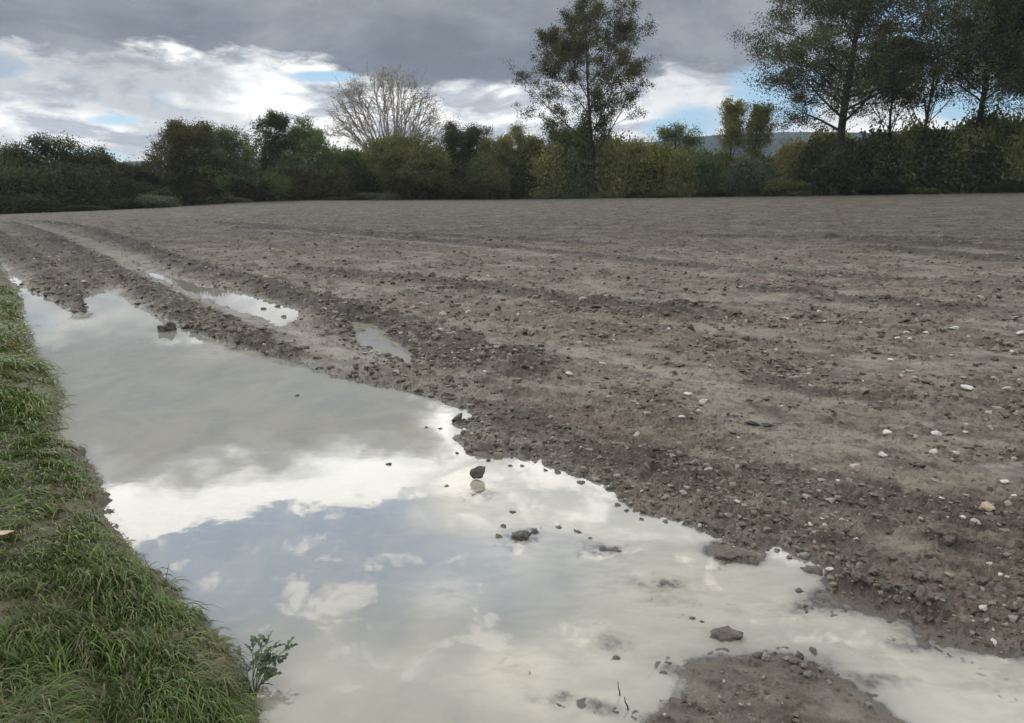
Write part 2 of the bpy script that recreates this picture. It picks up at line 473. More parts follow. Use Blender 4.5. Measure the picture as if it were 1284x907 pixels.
    return z, dict(sd=sd, silt=silt, dark=dark, bank=bank, clod=np.clip(cav, 0, 1), shal=sh)

def H1(x, y):
    z, _ = terrain(np.atleast_1d(np.asarray(x, float)), np.atleast_1d(np.asarray(y, float)))
    return z

# ------------------------------------------------------------------ ground sheet (rings round the viewpoint's foot, finest where the clods are close)
rs = [1.25]
while rs[-1] < 150: rs.append(rs[-1] + min(rs[-1] ** 2 / 1.6 * .00135, rs[-1] * .0070))
rs = [0.02, .35, .7, 1.0] + rs
q = rs[-1]
while q < 1380: q *= 1.12; rs.append(q)
rs = np.array(rs)
a_in = np.arange(-41, 41.001, .066)
a_out1 = -41 - np.cumsum(np.linspace(.1, 3.0, 90)); a_out1 = a_out1[a_out1 > -178]
a_out = np.concatenate([a_out1[::-1], a_in, -a_out1])
NA, NR = len(a_out), len(rs)
AA, RR = np.meshgrid(np.radians(a_out), rs)          # rows = rings
gx = (RR * np.sin(AA)).ravel(); gy = (RR * np.cos(AA)).ravel()
gz, ga = terrain(gx, gy)
print('ground verts', NA * NR)
idx = np.arange(NA * NR).reshape(NR, NA)
nx = np.roll(idx, -1, axis=1)
F = np.stack([idx[:-1], nx[:-1], nx[1:], idx[1:]], -1).reshape(-1, 4)
# which way up does the ring close behind the camera: last column joins first

def new_mat(name):
    m = bpy.data.materials.new(name); m.use_nodes = True
    t = m.node_tree; t.nodes.clear()
    return m, G(t)
def finish(g, sh, disp=None):
    o = g.node('ShaderNodeOutputMaterial'); g.t.links.new(sh, o.inputs[0])
def principled(g, col, rough=.8, normal=None, spec=.5, **kw):
    b = g.node('ShaderNodeBsdfPrincipled')
    if isinstance(col, tuple) and len(col) == 3: col = (*col, 1)
    g.put(b.inputs['Base Color'], col); g.put(b.inputs['Roughness'], rough)
    g.put(b.inputs['Specular IOR Level'], spec)
    if normal is not None: g.t.links.new(normal, b.inputs['Normal'])
    for k, v_ in kw.items(): g.put(b.inputs[k], v_)
    return b.outputs[0]
def bump(g, h, dist=.01, strength=1.0, normal=None):
    b = g.node('ShaderNodeBump'); b.inputs['Distance'].default_value = dist; g.put(b.inputs['Strength'], strength)
    g.put(b.inputs['Height'], h)
    if normal is not None: g.t.links.new(normal, b.inputs['Normal'])
    return b.outputs[0]

# soil
m_soil, g = new_mat('soil')
geo = g.node('ShaderNodeNewGeometry')
Pp = geo.outputs['Position']
vl = g.node('ShaderNodeVectorMath', operation='LENGTH'); g.put(vl.inputs[0], Pp)
siltA, darkA, bankA, clodA, wetA = g.attr('silt'), g.attr('dark'), g.attr('bank'), g.attr('clod'), g.attr('wet')
rowp = g.node('ShaderNodeMapping'); rowp.inputs['Rotation'].default_value = (0, 0, RA)
g.put(rowp.inputs['Vector'], Pp)
rowv = g.v('MULTIPLY', rowp.outputs[0], (1.3, .22, 1))
na = g.noise(rowv, 1.6, 6, .62)
nb = g.noise(Pp, 1.1, 6, .6, .3)
nc = g.noise(Pp, 14.0, 6, .65)
nd = g.noise(Pp, 95.0, 4, .65)
nf = g.noise(Pp, 38.0, 5, .7)
nh = g.noise(Pp, 4.0, 6, .72)
ne = g.noise(g.v('MULTIPLY', rowp.outputs[0], (1.3, .6, 1)), 3.2, 9, .78)
brown = (.098, .064, .041); grey = (.132, .114, .079); siltc = (.225, .208, .158); darkc = (.026, .021, .016)
c = g.mix(g.rng(nb, .40, .62), grey, brown)
c = g.mix(g.m('MULTIPLY', g.rng(na, .46, .66), .45), c, (.195, .180, .14))
c = g.mix(g.m('MULTIPLY', siltA, g.rng(nc, .25, .60, .5, 1)), c, siltc)
c = g.mix(g.m('MULTIPLY', clodA, g.rng(nc, .35, .65, .15, .75)), c, (.125, .106, .082))
c = g.mix(g.m('MULTIPLY', g.rng(ne, .47, .57), .8), c, (.055, .042, .031))
c = g.mix(g.m('MULTIPLY', g.rng(nc, .52, .68), .6), c, darkc)
c = g.mix(g.m('MULTIPLY', g.rng(nd, .58, .72), .30), c, (.29, .275, .225))
c = g.mix(g.m('MULTIPLY', g.rng(nf, .50, .66), .55), c, (.075, .062, .048))
c = g.mix(g.m('MULTIPLY', g.rng(nh, .52, .66), .5), c, (.085, .070, .055))
c = g.mix(g.m('MULTIPLY', g.rng(nh, .48, .36), .35), c, (.25, .235, .185))
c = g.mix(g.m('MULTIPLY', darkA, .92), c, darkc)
c = g.mix(g.m('MULTIPLY', wetA, .75), c, (.085, .078, .062))
bk = g.mix(g.rng(nc, .4, .65), (.075, .070, .040), (.11, .09, .06))
bk = g.mix(g.m('MULTIPLY', g.rng(nb, .40, .6), .6), bk, (.045, .065, .022))
c = g.mix(g.m('MULTIPLY', g.rng(ne, .46, .38), .5), c, (.20, .185, .14))
vfar = g.rng(vl.outputs['Value'], 14, 40, 0, 1)
nk = g.noise(g.v('MULTIPLY', rowp.outputs[0], (1.0, .55, 1)), 1.15, 6, .85)
c = g.mix(g.m('MULTIPLY', g.m('MULTIPLY', g.rng(nk, .51, .57), vfar), .6), c, (.050, .040, .030))
c = g.mix(g.m('MULTIPLY', g.m('MULTIPLY', g.rng(nk, .46, .40), vfar), .45), c, (.20, .185, .14))
c = g.mix(bankA, c, bk)
rgh = g.m('SUBTRACT', g.rng(nb, .4, .62, .88, .72), g.m('MULTIPLY', wetA, .35))
rgh = g.m('SUBTRACT', rgh, g.m('MULTIPLY', siltA, .16))
bh = g.m('ADD', g.m('ADD', g.m('MULTIPLY', nc, .8), g.m('MULTIPLY', nf, .45)), g.m('MULTIPLY', nd, .25))
nrm = bump(g, bh, .02, g.rng(vl.outputs['Value'], 3, 30, .8, 1.0))
nrm = bump(g, g.noise(Pp, 3.0, 7, .75), .45, g.rng(vl.outputs['Value'], 6, 35, .0, 1.0), nrm)
finish(g, principled(g, c, rgh, nrm, .32))

me = mesh_np('ground', np.stack([gx, gy, gz], 1), F, True,
             dict(silt=ga['silt'], dark=ga['dark'], bank=ga['bank'], clod=ga['clod'], wet=np.exp(-np.clip(gz, 0, None) / .022) * (np.abs(ga['sd']) < .5)))
ground = link('ground', me, m_soil)
tag(ground, 'bare ploughed field of grey brown cloddy soil with rutted puddle edge', 'ground', kind='structure')

# ------------------------------------------------------------------ puddle water
m_wat, g = new_mat('muddy_water')
geo = g.node('ShaderNodeNewGeometry'); Pp = geo.outputs['Position']
dep = g.attr('depth')
n1 = g.noise(g.v('MULTIPLY', Pp, (1.0, .6, 1)), 2.6, 5, .6, .6)
n2 = g.noise(g.v('MULTIPLY', Pp, (.8, 1.6, 1)), 9.0, 5, .6, .4)
alpha = g.m('SUBTRACT', 1.0, g.m('POWER', 2.718, g.m('MULTIPLY', g.m('MAXIMUM', dep, 0.0), -1 / .007)))
mud = g.mix(g.rng(n1, .35, .65), (.20, .20, .17), (.245, .235, .19))
mud = g.mix(g.m('MULTIPLY', g.rng(n2, .5, .7), .5), mud, (.27, .25, .20))
mud = g.mix(g.m('MULTIPLY', g.attr('shal'), g.rng(n2, .3, .6, .55, 1)), mud, (.39, .36, .285))
df = g.node('ShaderNodeBsdfDiffuse'); g.put(df.inputs[0], mud)
tr = g.node('ShaderNodeBsdfTransparent'); tr.inputs[0].default_value = (.93, .93, .90, 1)
ms = g.node('ShaderNodeMixShader'); g.put(ms.inputs[0], alpha); g.t.links.new(tr.outputs[0], ms.inputs[1]); g.t.links.new(df.outputs[0], ms.inputs[2])
rip = g.noise(Pp, 5.0, 3, .5)
rn = bump(g, rip, .002, .16)
gl = g.node('ShaderNodeBsdfGlossy'); gl.inputs['Roughness'].default_value = .008; gl.inputs[0].default_value = (1, 1, 1, 1)
g.t.links.new(rn, gl.inputs['Normal'])
fr = g.node('ShaderNodeFresnel'); fr.inputs[0].default_value = 1.47; g.t.links.new(rn, fr.inputs['Normal'])
m2_ = g.node('ShaderNodeMixShader'); g.put(m2_.inputs[0], fr.outputs[0]); g.t.links.new(ms.outputs[0], m2_.inputs[1]); g.t.links.new(gl.outputs[0], m2_.inputs[2])
finish(g, m2_.outputs[0])

def water(P_, label, pad=.45, extra=0):
    near = (RR.ravel() < 30)
    ok = np.zeros(NA * NR, bool)
    ii = np.where(near)[0]
    ok[ii] = sdf(gx[ii], gy[ii], P_) < pad
    low = ok & (gz < .002)
    fk = (low[F].any(1)) & ok[F].all(1)
    Fk = F[fk]
    used, inv = np.unique(Fk, return_inverse=True)
    V = np.stack([gx[used], gy[used], np.zeros(len(used))], 1)
    me = mesh_np('water', V, inv.reshape(-1, 4), True, dict(depth=-gz[used], shal=ga['shal'][used]))
    o = link('water', me, m_wat)
    tag(o, label, 'puddle', kind='structure')
    return o
water(MAIN, 'large cloud mirroring muddy puddle beside the grass bank')
water(SECOND, 'narrow bright puddle in the rut beyond the large puddle')
water(THIRD, 'small puddle among clods right of the narrow rut puddle')

# ------------------------------------------------------------------ vegetation
RG = np.random.default_rng(7)

def unit(v): return v / (np.linalg.norm(v, axis=-1, keepdims=True) + 1e-9)

def skeleton(seed, H_, W_, levels, trunk_r, lean=(0, 0), t_lo=.15, wob0=.04, nseg=7, multi=1, spread0=0.0, shape=None):
    """returns tubes (T,n,3), radii (T,n), tips [(p, level)]; levels: dict(n, ang, ratio, up, wob)"""
    rg = np.random.default_rng(seed)
    tubes, rads, tips = [], [], []
    def branch(p, d, L, r, lev, hfrac):
        pts = [p]; dd = d.copy()
        wob = wob0 if lev == 0 else levels[lev - 1]['wob']; up = 0.0 if lev == 0 else levels[lev - 1].get('up', 0)
        for i in range(nseg - 1):
            dd = dd + rg.normal(0, wob, 3) + np.array([0, 0, up / nseg])
            dd = dd / np.linalg.norm(dd)
            pts.append(pts[-1] + dd * L / (nseg - 1))
        pts = np.array(pts); tt = np.linspace(0, 1, nseg)
        tubes.append(pts); rads.append(r * (1 - tt * .82) + .006)
        if lev == len(levels):
            for i in range(2, nseg): tips.append((pts[i], lev))
            return
        lv = levels[lev]
        n = lv['n']; n = max(1, int(round(n * (1.0 if lev == 0 else .6 + .8 * rg.random()))))
        lo = t_lo if lev == 0 else lv.get('lo', .25)
        for j in range(n):
            t = lo + (1 - lo) * ((j + rg.random() * .9) / n)
            q = t * (nseg - 1); i = min(int(q), nseg - 2); f = q - i
            bp = pts[i] * (1 - f) + pts[i + 1] * f
            ax = pts[i + 1] - pts[i]; ax /= np.linalg.norm(ax)
            o1 = np.cross(ax, [0.3, .2, 1.0] if abs(ax[2]) < .9 else [1, 0, 0]); o1 /= np.linalg.norm(o1); o2 = np.cross(ax, o1)
            ph = j * 2.39996 + rg.random() * .9
            an = math.radians(lv['ang'] * (.75 + .5 * rg.random()))
            nd = ax * math.cos(an) + (o1 * math.cos(ph) + o2 * math.sin(ph)) * math.sin(an)
            Lr = lv['ratio'] * (.7 + .6 * rg.random())
            if lev == 0: Lr *= shape(t) if shape else (1.0 - .55 * t)
            else: Lr *= 1 - .35 * t
            branch(bp, nd, L * Lr, r * (1 - t * .8) * .55 * (.7 if lev == 0 else .8), lev + 1, t)
        if lev > 0: branch(pts[-1], dd, L * .3, r * .2, len(levels), 1.0)
    for k in range(multi):
        a = rg.random() * 6.28 if multi > 1 else 0
        d = np.array([lean[0] + spread0 * math.cos(a) * (multi > 1), lean[1] + spread0 * math.sin(a) * (multi > 1), 1.0]); d /= np.linalg.norm(d)
        off = np.array([rg.normal(0, .15 * (multi > 1)), rg.normal(0, .15 * (multi > 1)), 0.])
        branch(off, d, H_ * (1 if multi == 1 else .75 + .3 * rg.random()), trunk_r * (1 if multi == 1 else .6), 0, 0)
    T = np.array(tubes); Rr = np.array(rads)
    top = T[:, :, 2].max(); lo_, hi_ = np.percentile(T[:, -1, 0], [1.5, 98.5])
    s = np.array([W_ / max(hi_ - lo_, .1), W_ / max(hi_ - lo_, .1), H_ / top])
    s[:2] = np.clip(s[:2], .3, 3.5)
    T = T * s; tp = np.array([p for p, l in tips]) * s
    return T, Rr, tp

def tubes_mesh(name, T, Rr, k=5):
    n = T.shape[1]
    tan = unit(np.gradient(T, axis=1))
    ref = np.where(np.abs(tan[:, :1, 2:3]) > .9, np.array([1., 0, 0]), np.array([0, 0, 1.]))
    o1 = unit(np.cross(tan, np.broadcast_to(ref, T.shape))); o2 = np.cross(tan, o1)
    a = np.arange(k) * 2 * np.pi / k
    V = T[:, :, None] + Rr[:, :, None, None] * (o1[:, :, None] * np.cos(a)[:, None] + o2[:, :, None] * np.sin(a)[:, None])
    V = V.reshape(-1, 3)
    base = (np.arange(T.shape[0])[:, None, None] * n + np.arange(n - 1)[None, :, None]) * k + np.arange(k)[None, None]
    nb_ = (np.arange(T.shape[0])[:, None, None] * n + np.arange(n - 1)[None, :, None]) * k + (np.arange(k)[None, None] + 1) % k
    F_ = np.stack([base, nb_, nb_ + k, base + k], -1).reshape(-1, 4)
    return mesh_np(name, V, F_, True)

def leaves_mesh(name, P_, size, rg, tint=None, flat=.0):
    n = len(P_)
    nrm_ = unit(rg.normal(0, 1, (n, 3)) + np.array([0, 0, flat]))
    a = unit(np.cross(nrm_, unit(rg.normal(0, 1, (n, 3))))); b = np.cross(nrm_, a)
    s = size * (.55 + .9 * rg.random((n, 1)))
    w = s * (.38 + .25 * rg.random((n, 1)))
    fold = nrm_ * s * .18
    V = np.stack([P_ - a * s * .6, P_ + b * w * .6 + fold, P_ + a * s * .6, P_ - b * w * .6 + fold], 1).reshape(-1, 3)
    F_ = np.arange(n * 4).reshape(n, 4)
    t = rg.random(n) if tint is None else tint
    return mesh_np(name, V, F_, False, None, dict(tint=t))

SZ = 1.6
def crown_pts(tp, per, sig, rg, drop=.0):
    """leaves clumped round twig points, with whole twigs left bare"""
    cell = .95 * SZ
    ci = np.floor(tp / cell + rg.random(3)).astype(np.int64); sd_i = int(rg.integers(9999))
    h_ = hash2(ci[:, 0] * 31 + ci[:, 2], ci[:, 1], sd_i); h2 = hash2(ci[:, 0] * 31 + ci[:, 2], ci[:, 1], sd_i + 1)
    keep = (h_ > drop) & (rg.random(len(tp)) > drop * .5)
    tp = tp[keep]; h2 = h2[keep]
    n = len(tp)
    ctint = np.clip(.6 * h2 + .4 * rg.random(n), 0, 1)
    cnt = rg.poisson(per, n)
    P_ = np.repeat(tp, cnt, axis=0); tn = np.repeat(ctint, cnt)
    P_ = P_ + rg.normal(0, 1, P_.shape) * sig * (.6 + .8 * np.repeat(rg.random((n, 1)), cnt, axis=0)) * np.array([1, 1, .8])
    return P_, np.clip(tn * .65 + rg.random(len(P_)) * .35, 0, 1)

def leaf_mat(name, dark, mid, light, trans=.35):
    m, g = new_mat(name)
    t = g.attr('tint')
    oi = g.node('ShaderNodeObjectInfo')
    f = g.m('ADD', g.m('MULTIPLY', t, .8), g.m('MULTIPLY', oi.outputs['Random'], .25))
    c = g.ramp(f, [(0, dark), (.5, mid), (1.0, light)])
    d = g.node('ShaderNodeBsdfDiffuse'); g.put(d.inputs[0], c)
    tl = g.node('ShaderNodeBsdfTranslucent'); g.put(tl.inputs[0], g.v('MULTIPLY', c, (1.3, 1.25, .6)))
    mx = g.node('ShaderNodeMixShader'); mx.inputs[0].default_value = trans
    g.t.links.new(d.outputs[0], mx.inputs[1]); g.t.links.new(tl.outputs[0], mx.inputs[2])
    gl = g.node('ShaderNodeBsdfGlossy'); gl.inputs['Roughness'].default_value = .5; gl.inputs[0].default_value = (.5, .5, .5, 1)
    m2 = g.node('ShaderNodeMixShader'); m2.inputs[0].default_value = .04
    g.t.links.new(mx.outputs[0], m2.inputs[1]); g.t.links.new(gl.outputs[0], m2.inputs[2])
    finish(g, m2.outputs[0]); return m
LM = {
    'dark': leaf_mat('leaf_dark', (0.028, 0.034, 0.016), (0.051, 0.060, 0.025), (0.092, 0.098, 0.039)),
    'drab': leaf_mat('leaf_drab', (.032, .034, .013), (.062, .060, .022), (.11, .10, .036)),
    'green': leaf_mat('leaf_green', (0.054, 0.075, 0.033), (0.102, 0.139, 0.054), (0.187, 0.220, 0.078)),
    'olive': leaf_mat('leaf_olive', (0.078, 0.085, 0.037), (0.160, 0.166, 0.063), (0.268, 0.256, 0.097)),
    'yellow': leaf_mat('leaf_yellow', (0.086, 0.098, 0.025), (0.155, 0.161, 0.040), (0.241, 0.230, 0.063)),
    'gold': leaf_mat('leaf_gold', (0.139, 0.139, 0.031), (0.295, 0.264, 0.054), (0.434, 0.372, 0.093)),
    'brown': leaf_mat('leaf_brown', (0.085, 0.070, 0.046), (0.132, 0.109, 0.070), (0.202, 0.163, 0.101)),
    'pale': leaf_mat('leaf_pale', (.15, .13, .10), (.23, .20, .165), (.34, .31, .27)),
    'grey': leaf_mat('leaf_grey', (0.082, 0.097, 0.068), (0.139, 0.157, 0.110), (0.221, 0.233, 0.174)),
}
def bark_mat(name, a, b):
    m, g = new_mat(name)
    geo = g.node('ShaderNodeNewGeometry')
    n = g.noise(g.v('MULTIPLY', geo.outputs['Position'], (6, 6, 1.2)), 1.0, 4, .6)
    finish(g, principled(g, g.mix(n, a, b), .9, bump(g, n, .05), .2)); return m
BM = {'dark': bark_mat('bark_dark', (.020, .017, .014), (.050, .043, .034)), 'grey': bark_mat('bark_grey', (.07, .06, .05), (.16, .14, .115)),
      'brown': bark_mat('bark_brown', (.05, .04, .03), (.11, .09, .065))}

LV = {
    'round': ([dict(n=20, ang=55, ratio=.50, up=.5, wob=.10), dict(n=6, ang=48, ratio=.50, up=.3, wob=.14), dict(n=4, ang=45, ratio=.5, up=.2, wob=.2)], lambda t: 1.05 - .55 * t),
    'tall': ([dict(n=30, ang=38, ratio=.34, up=.45, wob=.08), dict(n=6, ang=42, ratio=.48, up=.3, wob=.12), dict(n=4, ang=42, ratio=.5, up=.2, wob=.18)], lambda t: .55 + 1.0 * math.sin(math.pi * min(1, t * .95)) - .35 * t),
    'slim': ([dict(n=22, ang=26, ratio=.26, up=.6, wob=.06), dict(n=5, ang=32, ratio=.45, up=.4, wob=.1), dict(n=3, ang=40, ratio=.5, up=.2, wob=.2)], lambda t: .5 + .9 * math.sin(math.pi * t)),
    'fan': ([dict(n=13, ang=36, ratio=.98, up=.10, wob=.03), dict(n=9, ang=20, ratio=.52, up=.12, wob=.06, lo=.30), dict(n=7, ang=24, ratio=.42, up=.1, wob=.09, lo=.35)], lambda t: 1.0 - 1.0 * t),
    'open': ([dict(n=15, ang=36, ratio=.50, up=.9, wob=.06), dict(n=9, ang=36, ratio=.36, up=.55, wob=.10), dict(n=4, ang=40, ratio=.5, up=.3, wob=.16)], lambda t: 1.1 - .62 * t if t > .12 else .8),
    'big': ([dict(n=36, ang=58, ratio=.30, up=.35, wob=.08), dict(n=7, ang=46, ratio=.50, up=.1, wob=.12), dict(n=4, ang=45, ratio=.5, up=.0, wob=.18)], lambda t: 1.0 - .45 * t * t),
    'bush': ([dict(n=7, ang=48, ratio=.62, up=.3, wob=.12), dict(n=5, ang=50, ratio=.55, up=.2, wob=.16), dict(n=3, ang=50, ratio=.5, up=.1, wob=.2)], lambda t: 1.1 - .4 * t),
}
SZ = 1.6
def tree_meshes(seed, kind, H_, W_, per, sig, size, drop=0., t_lo=.15, trunk_r=.2, multi=1, spread0=.3, lean=(0, 0), k=5, tip_only=False, wob0=.04, fine=None):
    fine = fine or {'open': 2.0, 'big': 1.9, 'round': 1.35, 'bush': 1.5}.get(kind, 1.3)
    lv, shp = LV[kind]
    T, Rr, tp = skeleton(seed, H_, W_, lv, trunk_r * SZ, lean=lean, t_lo=t_lo, multi=multi, spread0=spread0, shape=shp, nseg=6, wob0=wob0)
    if tip_only:
        tp = tp[tp[:, 2] > H_ * .45]
    rg = np.random.default_rng(seed + 1000)
    P_, tn = crown_pts(tp, per * fine, sig * SZ, rg, drop)
    P_[:, 2] = np.maximum(P_[:, 2], .05)
    return tubes_mesh('trunk', T, Rr, k), leaves_mesh('crown', P_, size * SZ * (.74 if fine > 1 else 1), rg, tn)

def fan_skeleton(seed, H_, W_):
    """boughs fanning from a short bole, forking twice, ending on a dome"""
    rg = np.random.default_rng(seed); T, Rr, tips = [], [], []
    n = 7
    def arc(p, d, q, r0, r1):
        L = np.linalg.norm(q - p); m = p + d * L * .5
        t = np.linspace(0, 1, n)[:, None]
        c = (1 - t) ** 2 * p + 2 * t * (1 - t) * m + t * t * q + rg.normal(0, L * .008, (n, 3)) * np.sin(t * np.pi)
        T.append(c); Rr.append(np.linspace(r0, r1, n)); return c, unit(q - m)
    foot = np.array([.06 * W_, 0, 0.]); fork = np.array([.03 * W_, 0, .17 * H_])
    arc(foot, np.array([0, 0, 1.]), fork, .028 * H_, .022 * H_)
    for i in range(23):
        phi = i * 2.39996; u_ = math.sqrt((i + .4) / 23.)
        th = u_ * 1.5
        dome = lambda th_, ph_, k_: np.array([math.sin(th_) * math.cos(ph_) * W_ * .5 * k_, math.sin(th_) * math.sin(ph_) * W_ * .42 * k_, .45 * H_ + math.cos(th_) * H_ * .55 * k_])
        d0 = unit(np.array([math.sin(th * .62) * math.cos(phi), math.sin(th * .62) * math.sin(phi), 1.0 - .2 * u_]))
        e1 = dome(th, phi, .62 + .08 * rg.random()); e1[2] = max(e1[2], .3 * H_)
        st = fork + np.array([0, 0, -.06 * H_ * rg.random()])
        c1, t1 = arc(st, d0, e1, .0085 * H_, .0034 * H_)
        for j in range(7):
            k0 = 3 + int(rg.integers(4)) if j else 6
            e2 = dome(min(1.5, th + rg.normal(0, .16)), phi + rg.normal(0, .28) / max(u_, .25), .86 + .06 * rg.random())
            c2, t2 = arc(c1[k0], unit(c1[k0] - c1[k0 - 1]), e2, .0032 * H_, .0014 * H_)
            for k_ in range(6):
                k1 = 2 + int(rg.integers(5)) if k_ else 6
                q = c2[-1] + unit(c2[-1] - fork) * H_ * .10 * (.2 + .8 * rg.random()) + rg.normal(0, .035 * H_, 3)
                c3, t3 = arc(c2[k1], unit(c2[k1] - c2[k1 - 1]), q, .0014 * H_, .0007 * H_)
                tips += [c3[-1], c3[-2]]
                if rg.random() < .5: tips.append(c3[4])
    return np.array(T), np.array(Rr), np.array(tips)

def assemble(name, tm, cm, bark, leafm, loc, rot=0, scale=(1, 1, 1), label='', cat='tree', group=None):
    e = bpy.data.objects.new(name, None); COL.objects.link(e)
    e.empty_display_size = .3
    e.location = loc; e.rotation_euler = (0, 0, rot); e.scale = scale
    tag(e, label, cat, group)
    for nm, me_, mt in (('trunk' if cat == 'tree' else 'stem', tm, bark), ('crown' if cat == 'tree' else 'foliage', cm, leafm)):
        if me_ is None: continue
        if not me_.materials: me_.materials.append(mt)
        o = bpy.data.objects.new(nm, me_); COL.objects.link(o); o.parent = e
        if me_.materials[0] != mt:
            o.material_slots[0].link = 'OBJECT'; o.material_slots[0].material = mt
    return e

def spot_at(px, back):
    """stand point on the line of sight of a pixel column, `back` metres behind the field edge"""
    dx_, dy_, _ = ray(px, 250.); a = math.atan2(dx_, dy_); d = float(edge_d(math.degrees(a))) + back * TS
    x, y = d * math.sin(a), d * math.cos(a)
    return x, y, float(base_h(np.array([x]), np.array([y]))[0]), d

def tree(px, top, wpx, back, kind, leafm, bark='dark', per=6, sig=.28, size=.17, drop=.0, seed=None, label='', name='tree', cat='tree', group=None, rot=0., **kw):
    x, y, z, d = spot_at(px, back)
    H_ = float(z_at(px, top, d)) - z; W_ = wpx / FPX * d
    tm, cm = tree_meshes(seed if seed is not None else int(px * 7 + back * 13) % 9973, kind, H_, W_, per, sig, size, drop, **kw)
    return assemble(name, tm, cm, BM[bark], LM[leafm], (x, y, z - .1), rot, (1, 1, 1), label, cat, group)

# --- trees one can tell apart, left to right
tree(14, 182, 60, 5, 'round', 'dark', label='dark tree at the far left end of the tree line', name='tree', per=7, t_lo=.1)
tree(74, 168, 62, 4, 'round', 'dark', label='dark tree with ragged see-through top, second from the far left', name='tree', per=5, drop=.15, t_lo=.2)
tree(126, 187, 62, 4, 'round', 'dark', label='low dark tree with flat top right of the ragged topped tree', name='tree', per=7)
tree(172, 204, 56, 4, 'round', 'dark', label='lowest dark tree in the gap left of the drab olive twiggy topped tree', name='tree', per=7)
tree(228, 154, 60, 2, 'open', 'drab', 'brown', label='broad drab olive tree with a twiggy uneven top, left of a rounder green tree', name='tree', per=6, sig=.3, drop=.1, t_lo=.1)
tree(290, 160, 62, 1, 'round', 'green', label='broad round topped green tree right of the drab olive twiggy topped tree', name='tree', per=9, t_lo=.08)
tree(346, 141, 46, 3, 'open', 'dark', label='narrow dark tree with gaps, beside a broader green one', name='tree', per=6, sig=.26, drop=.2, t_lo=.12)
tree(388, 149, 58, 1.5, 'round', 'green', label='bushy dark green tree just left of the bare fan shaped tree', name='tree', per=9, t_lo=.08)
tree(432, 186, 64, 5, 'round', 'green', label='low green tree under the left boughs of the fan shaped tree', name='tree', per=8, t_lo=.08)
x, y, z, d = spot_at(488, 3)
fH = float(z_at(488, 91, d)) - z; fW = 142 / FPX * d
T_, R_, tp_ = fan_skeleton(5, fH, fW)
rg_ = np.random.default_rng(55)
tp_ = tp_[rg_.random(len(tp_)) < .8]
P_ = np.repeat(tp_, 3, axis=0); P_ = P_ + rg_.normal(0, .24, P_.shape)
assemble('bare_tree', tubes_mesh('trunk', T_, R_, 4), leaves_mesh('crown', P_, .19, rg_), bark_mat('bark_pale', (.17, .15, .13), (.32, .29, .25)), LM['pale'], (x, y, z - .1), 0, (1, 1, 1),
         'nearly bare fan shaped tree with upswept branches and sparse tan leaves at their tips', 'tree')
tree(515, 168, 78, 1, 'tall', 'olive', 'grey', label='olive tree with pale straight stems in front of the fan shaped tree', name='tree', per=8, sig=.33, t_lo=.2, multi=4, spread0=.16)
tree(580, 155, 56, 3, 'round', 'dark', label='blackish green tree right of the fan shaped tree', name='tree', per=9, t_lo=.1, sig=.30, drop=.08)
tree(556, 205, 46, 4, 'round', 'olive', label='small olive tree between fan shaped tree and blackish tree', name='tree', per=8)
tree(626, 170, 54, 3, 'round', 'olive', label='olive tree with a lopsided top right of the blackish tree', name='tree', per=8)
tree(664, 157, 64, 3, 'round', 'olive', label='full olive tree left of the tall thin crowned tree', name='tree', per=8)
tree(712, 152, 80, 4, 'round', 'green', label='green tree close behind the trunk of the tall thin crowned tree', name='tree', per=8)
tree(746, -22, 142, -.5, 'open', 'drab', 'dark', label='tall open crowned tree rising alone above the middle of the tree line', name='tree', per=16, sig=.28, size=.17, drop=.14, t_lo=.17,
     trunk_r=.27, seed=21, wob0=.02)
tree(797, 178, 72, 3, 'round', 'olive', label='rounded olive tree right of the tall open crowned tree', name='tree', per=9)
tree(845, 151, 62, 5, 'round', 'green', label='thin leaved tree with knobbly top left of the hill gap', name='tree', per=6, drop=.2)
tree(912, 122, 32, 4, 'slim', 'yellow', 'brown', label='slender yellow green poplar left of its darker twin', name='poplar_tree', per=6, sig=.22)
tree(944, 130, 33, 4, 'slim', 'olive', 'brown', label='slender olive poplar right of the yellow green poplar', name='poplar_tree', per=6, sig=.22)
tree(1046, -95, 185, -2.0, 'big', 'dark', 'dark', label='huge dark leafy tree with thick black trunk at the right', name='tree', per=14, sig=.36, size=.19, drop=.17, t_lo=.30,
     trunk_r=.46, seed=33, wob0=.015)
tree(1108, 22, 66, 3, 'open', 'olive', 'dark', label='olive tree filling the space right of the huge dark tree', name='tree', drop=.30, per=7, sig=.32, size=.19, t_lo=.35, seed=12)
tree(1150, -50, 84, 4, 'tall', 'brown', 'grey', label='thin almost leafless tree between the two big dark trees', name='bare_tree', per=2.2, sig=.3, size=.16, drop=.3, t_lo=.3, trunk_r=.2)
tree(1216, -70, 104, 2, 'big', 'olive', 'dark', label='big olive leaved tree near the right end of the tree line', name='tree', per=9, sig=.38, size=.19, drop=.30, t_lo=.45, trunk_r=.35, seed=44)
tree(1290, -60, 92, 0, 'big', 'dark', 'dark', label='big blackish tree at the right end with low bare limbs', name='tree', per=9, sig=.38, size=.19, drop=.30, t_lo=.42, trunk_r=.4, seed=46)
tree(1345, -20, 150, 3, 'tall', 'green', 'dark', label='leafy green tree standing beyond the blackish end tree', name='tree', per=8, sig=.4, size=.2, t_lo=.2, drop=.3, seed=47)

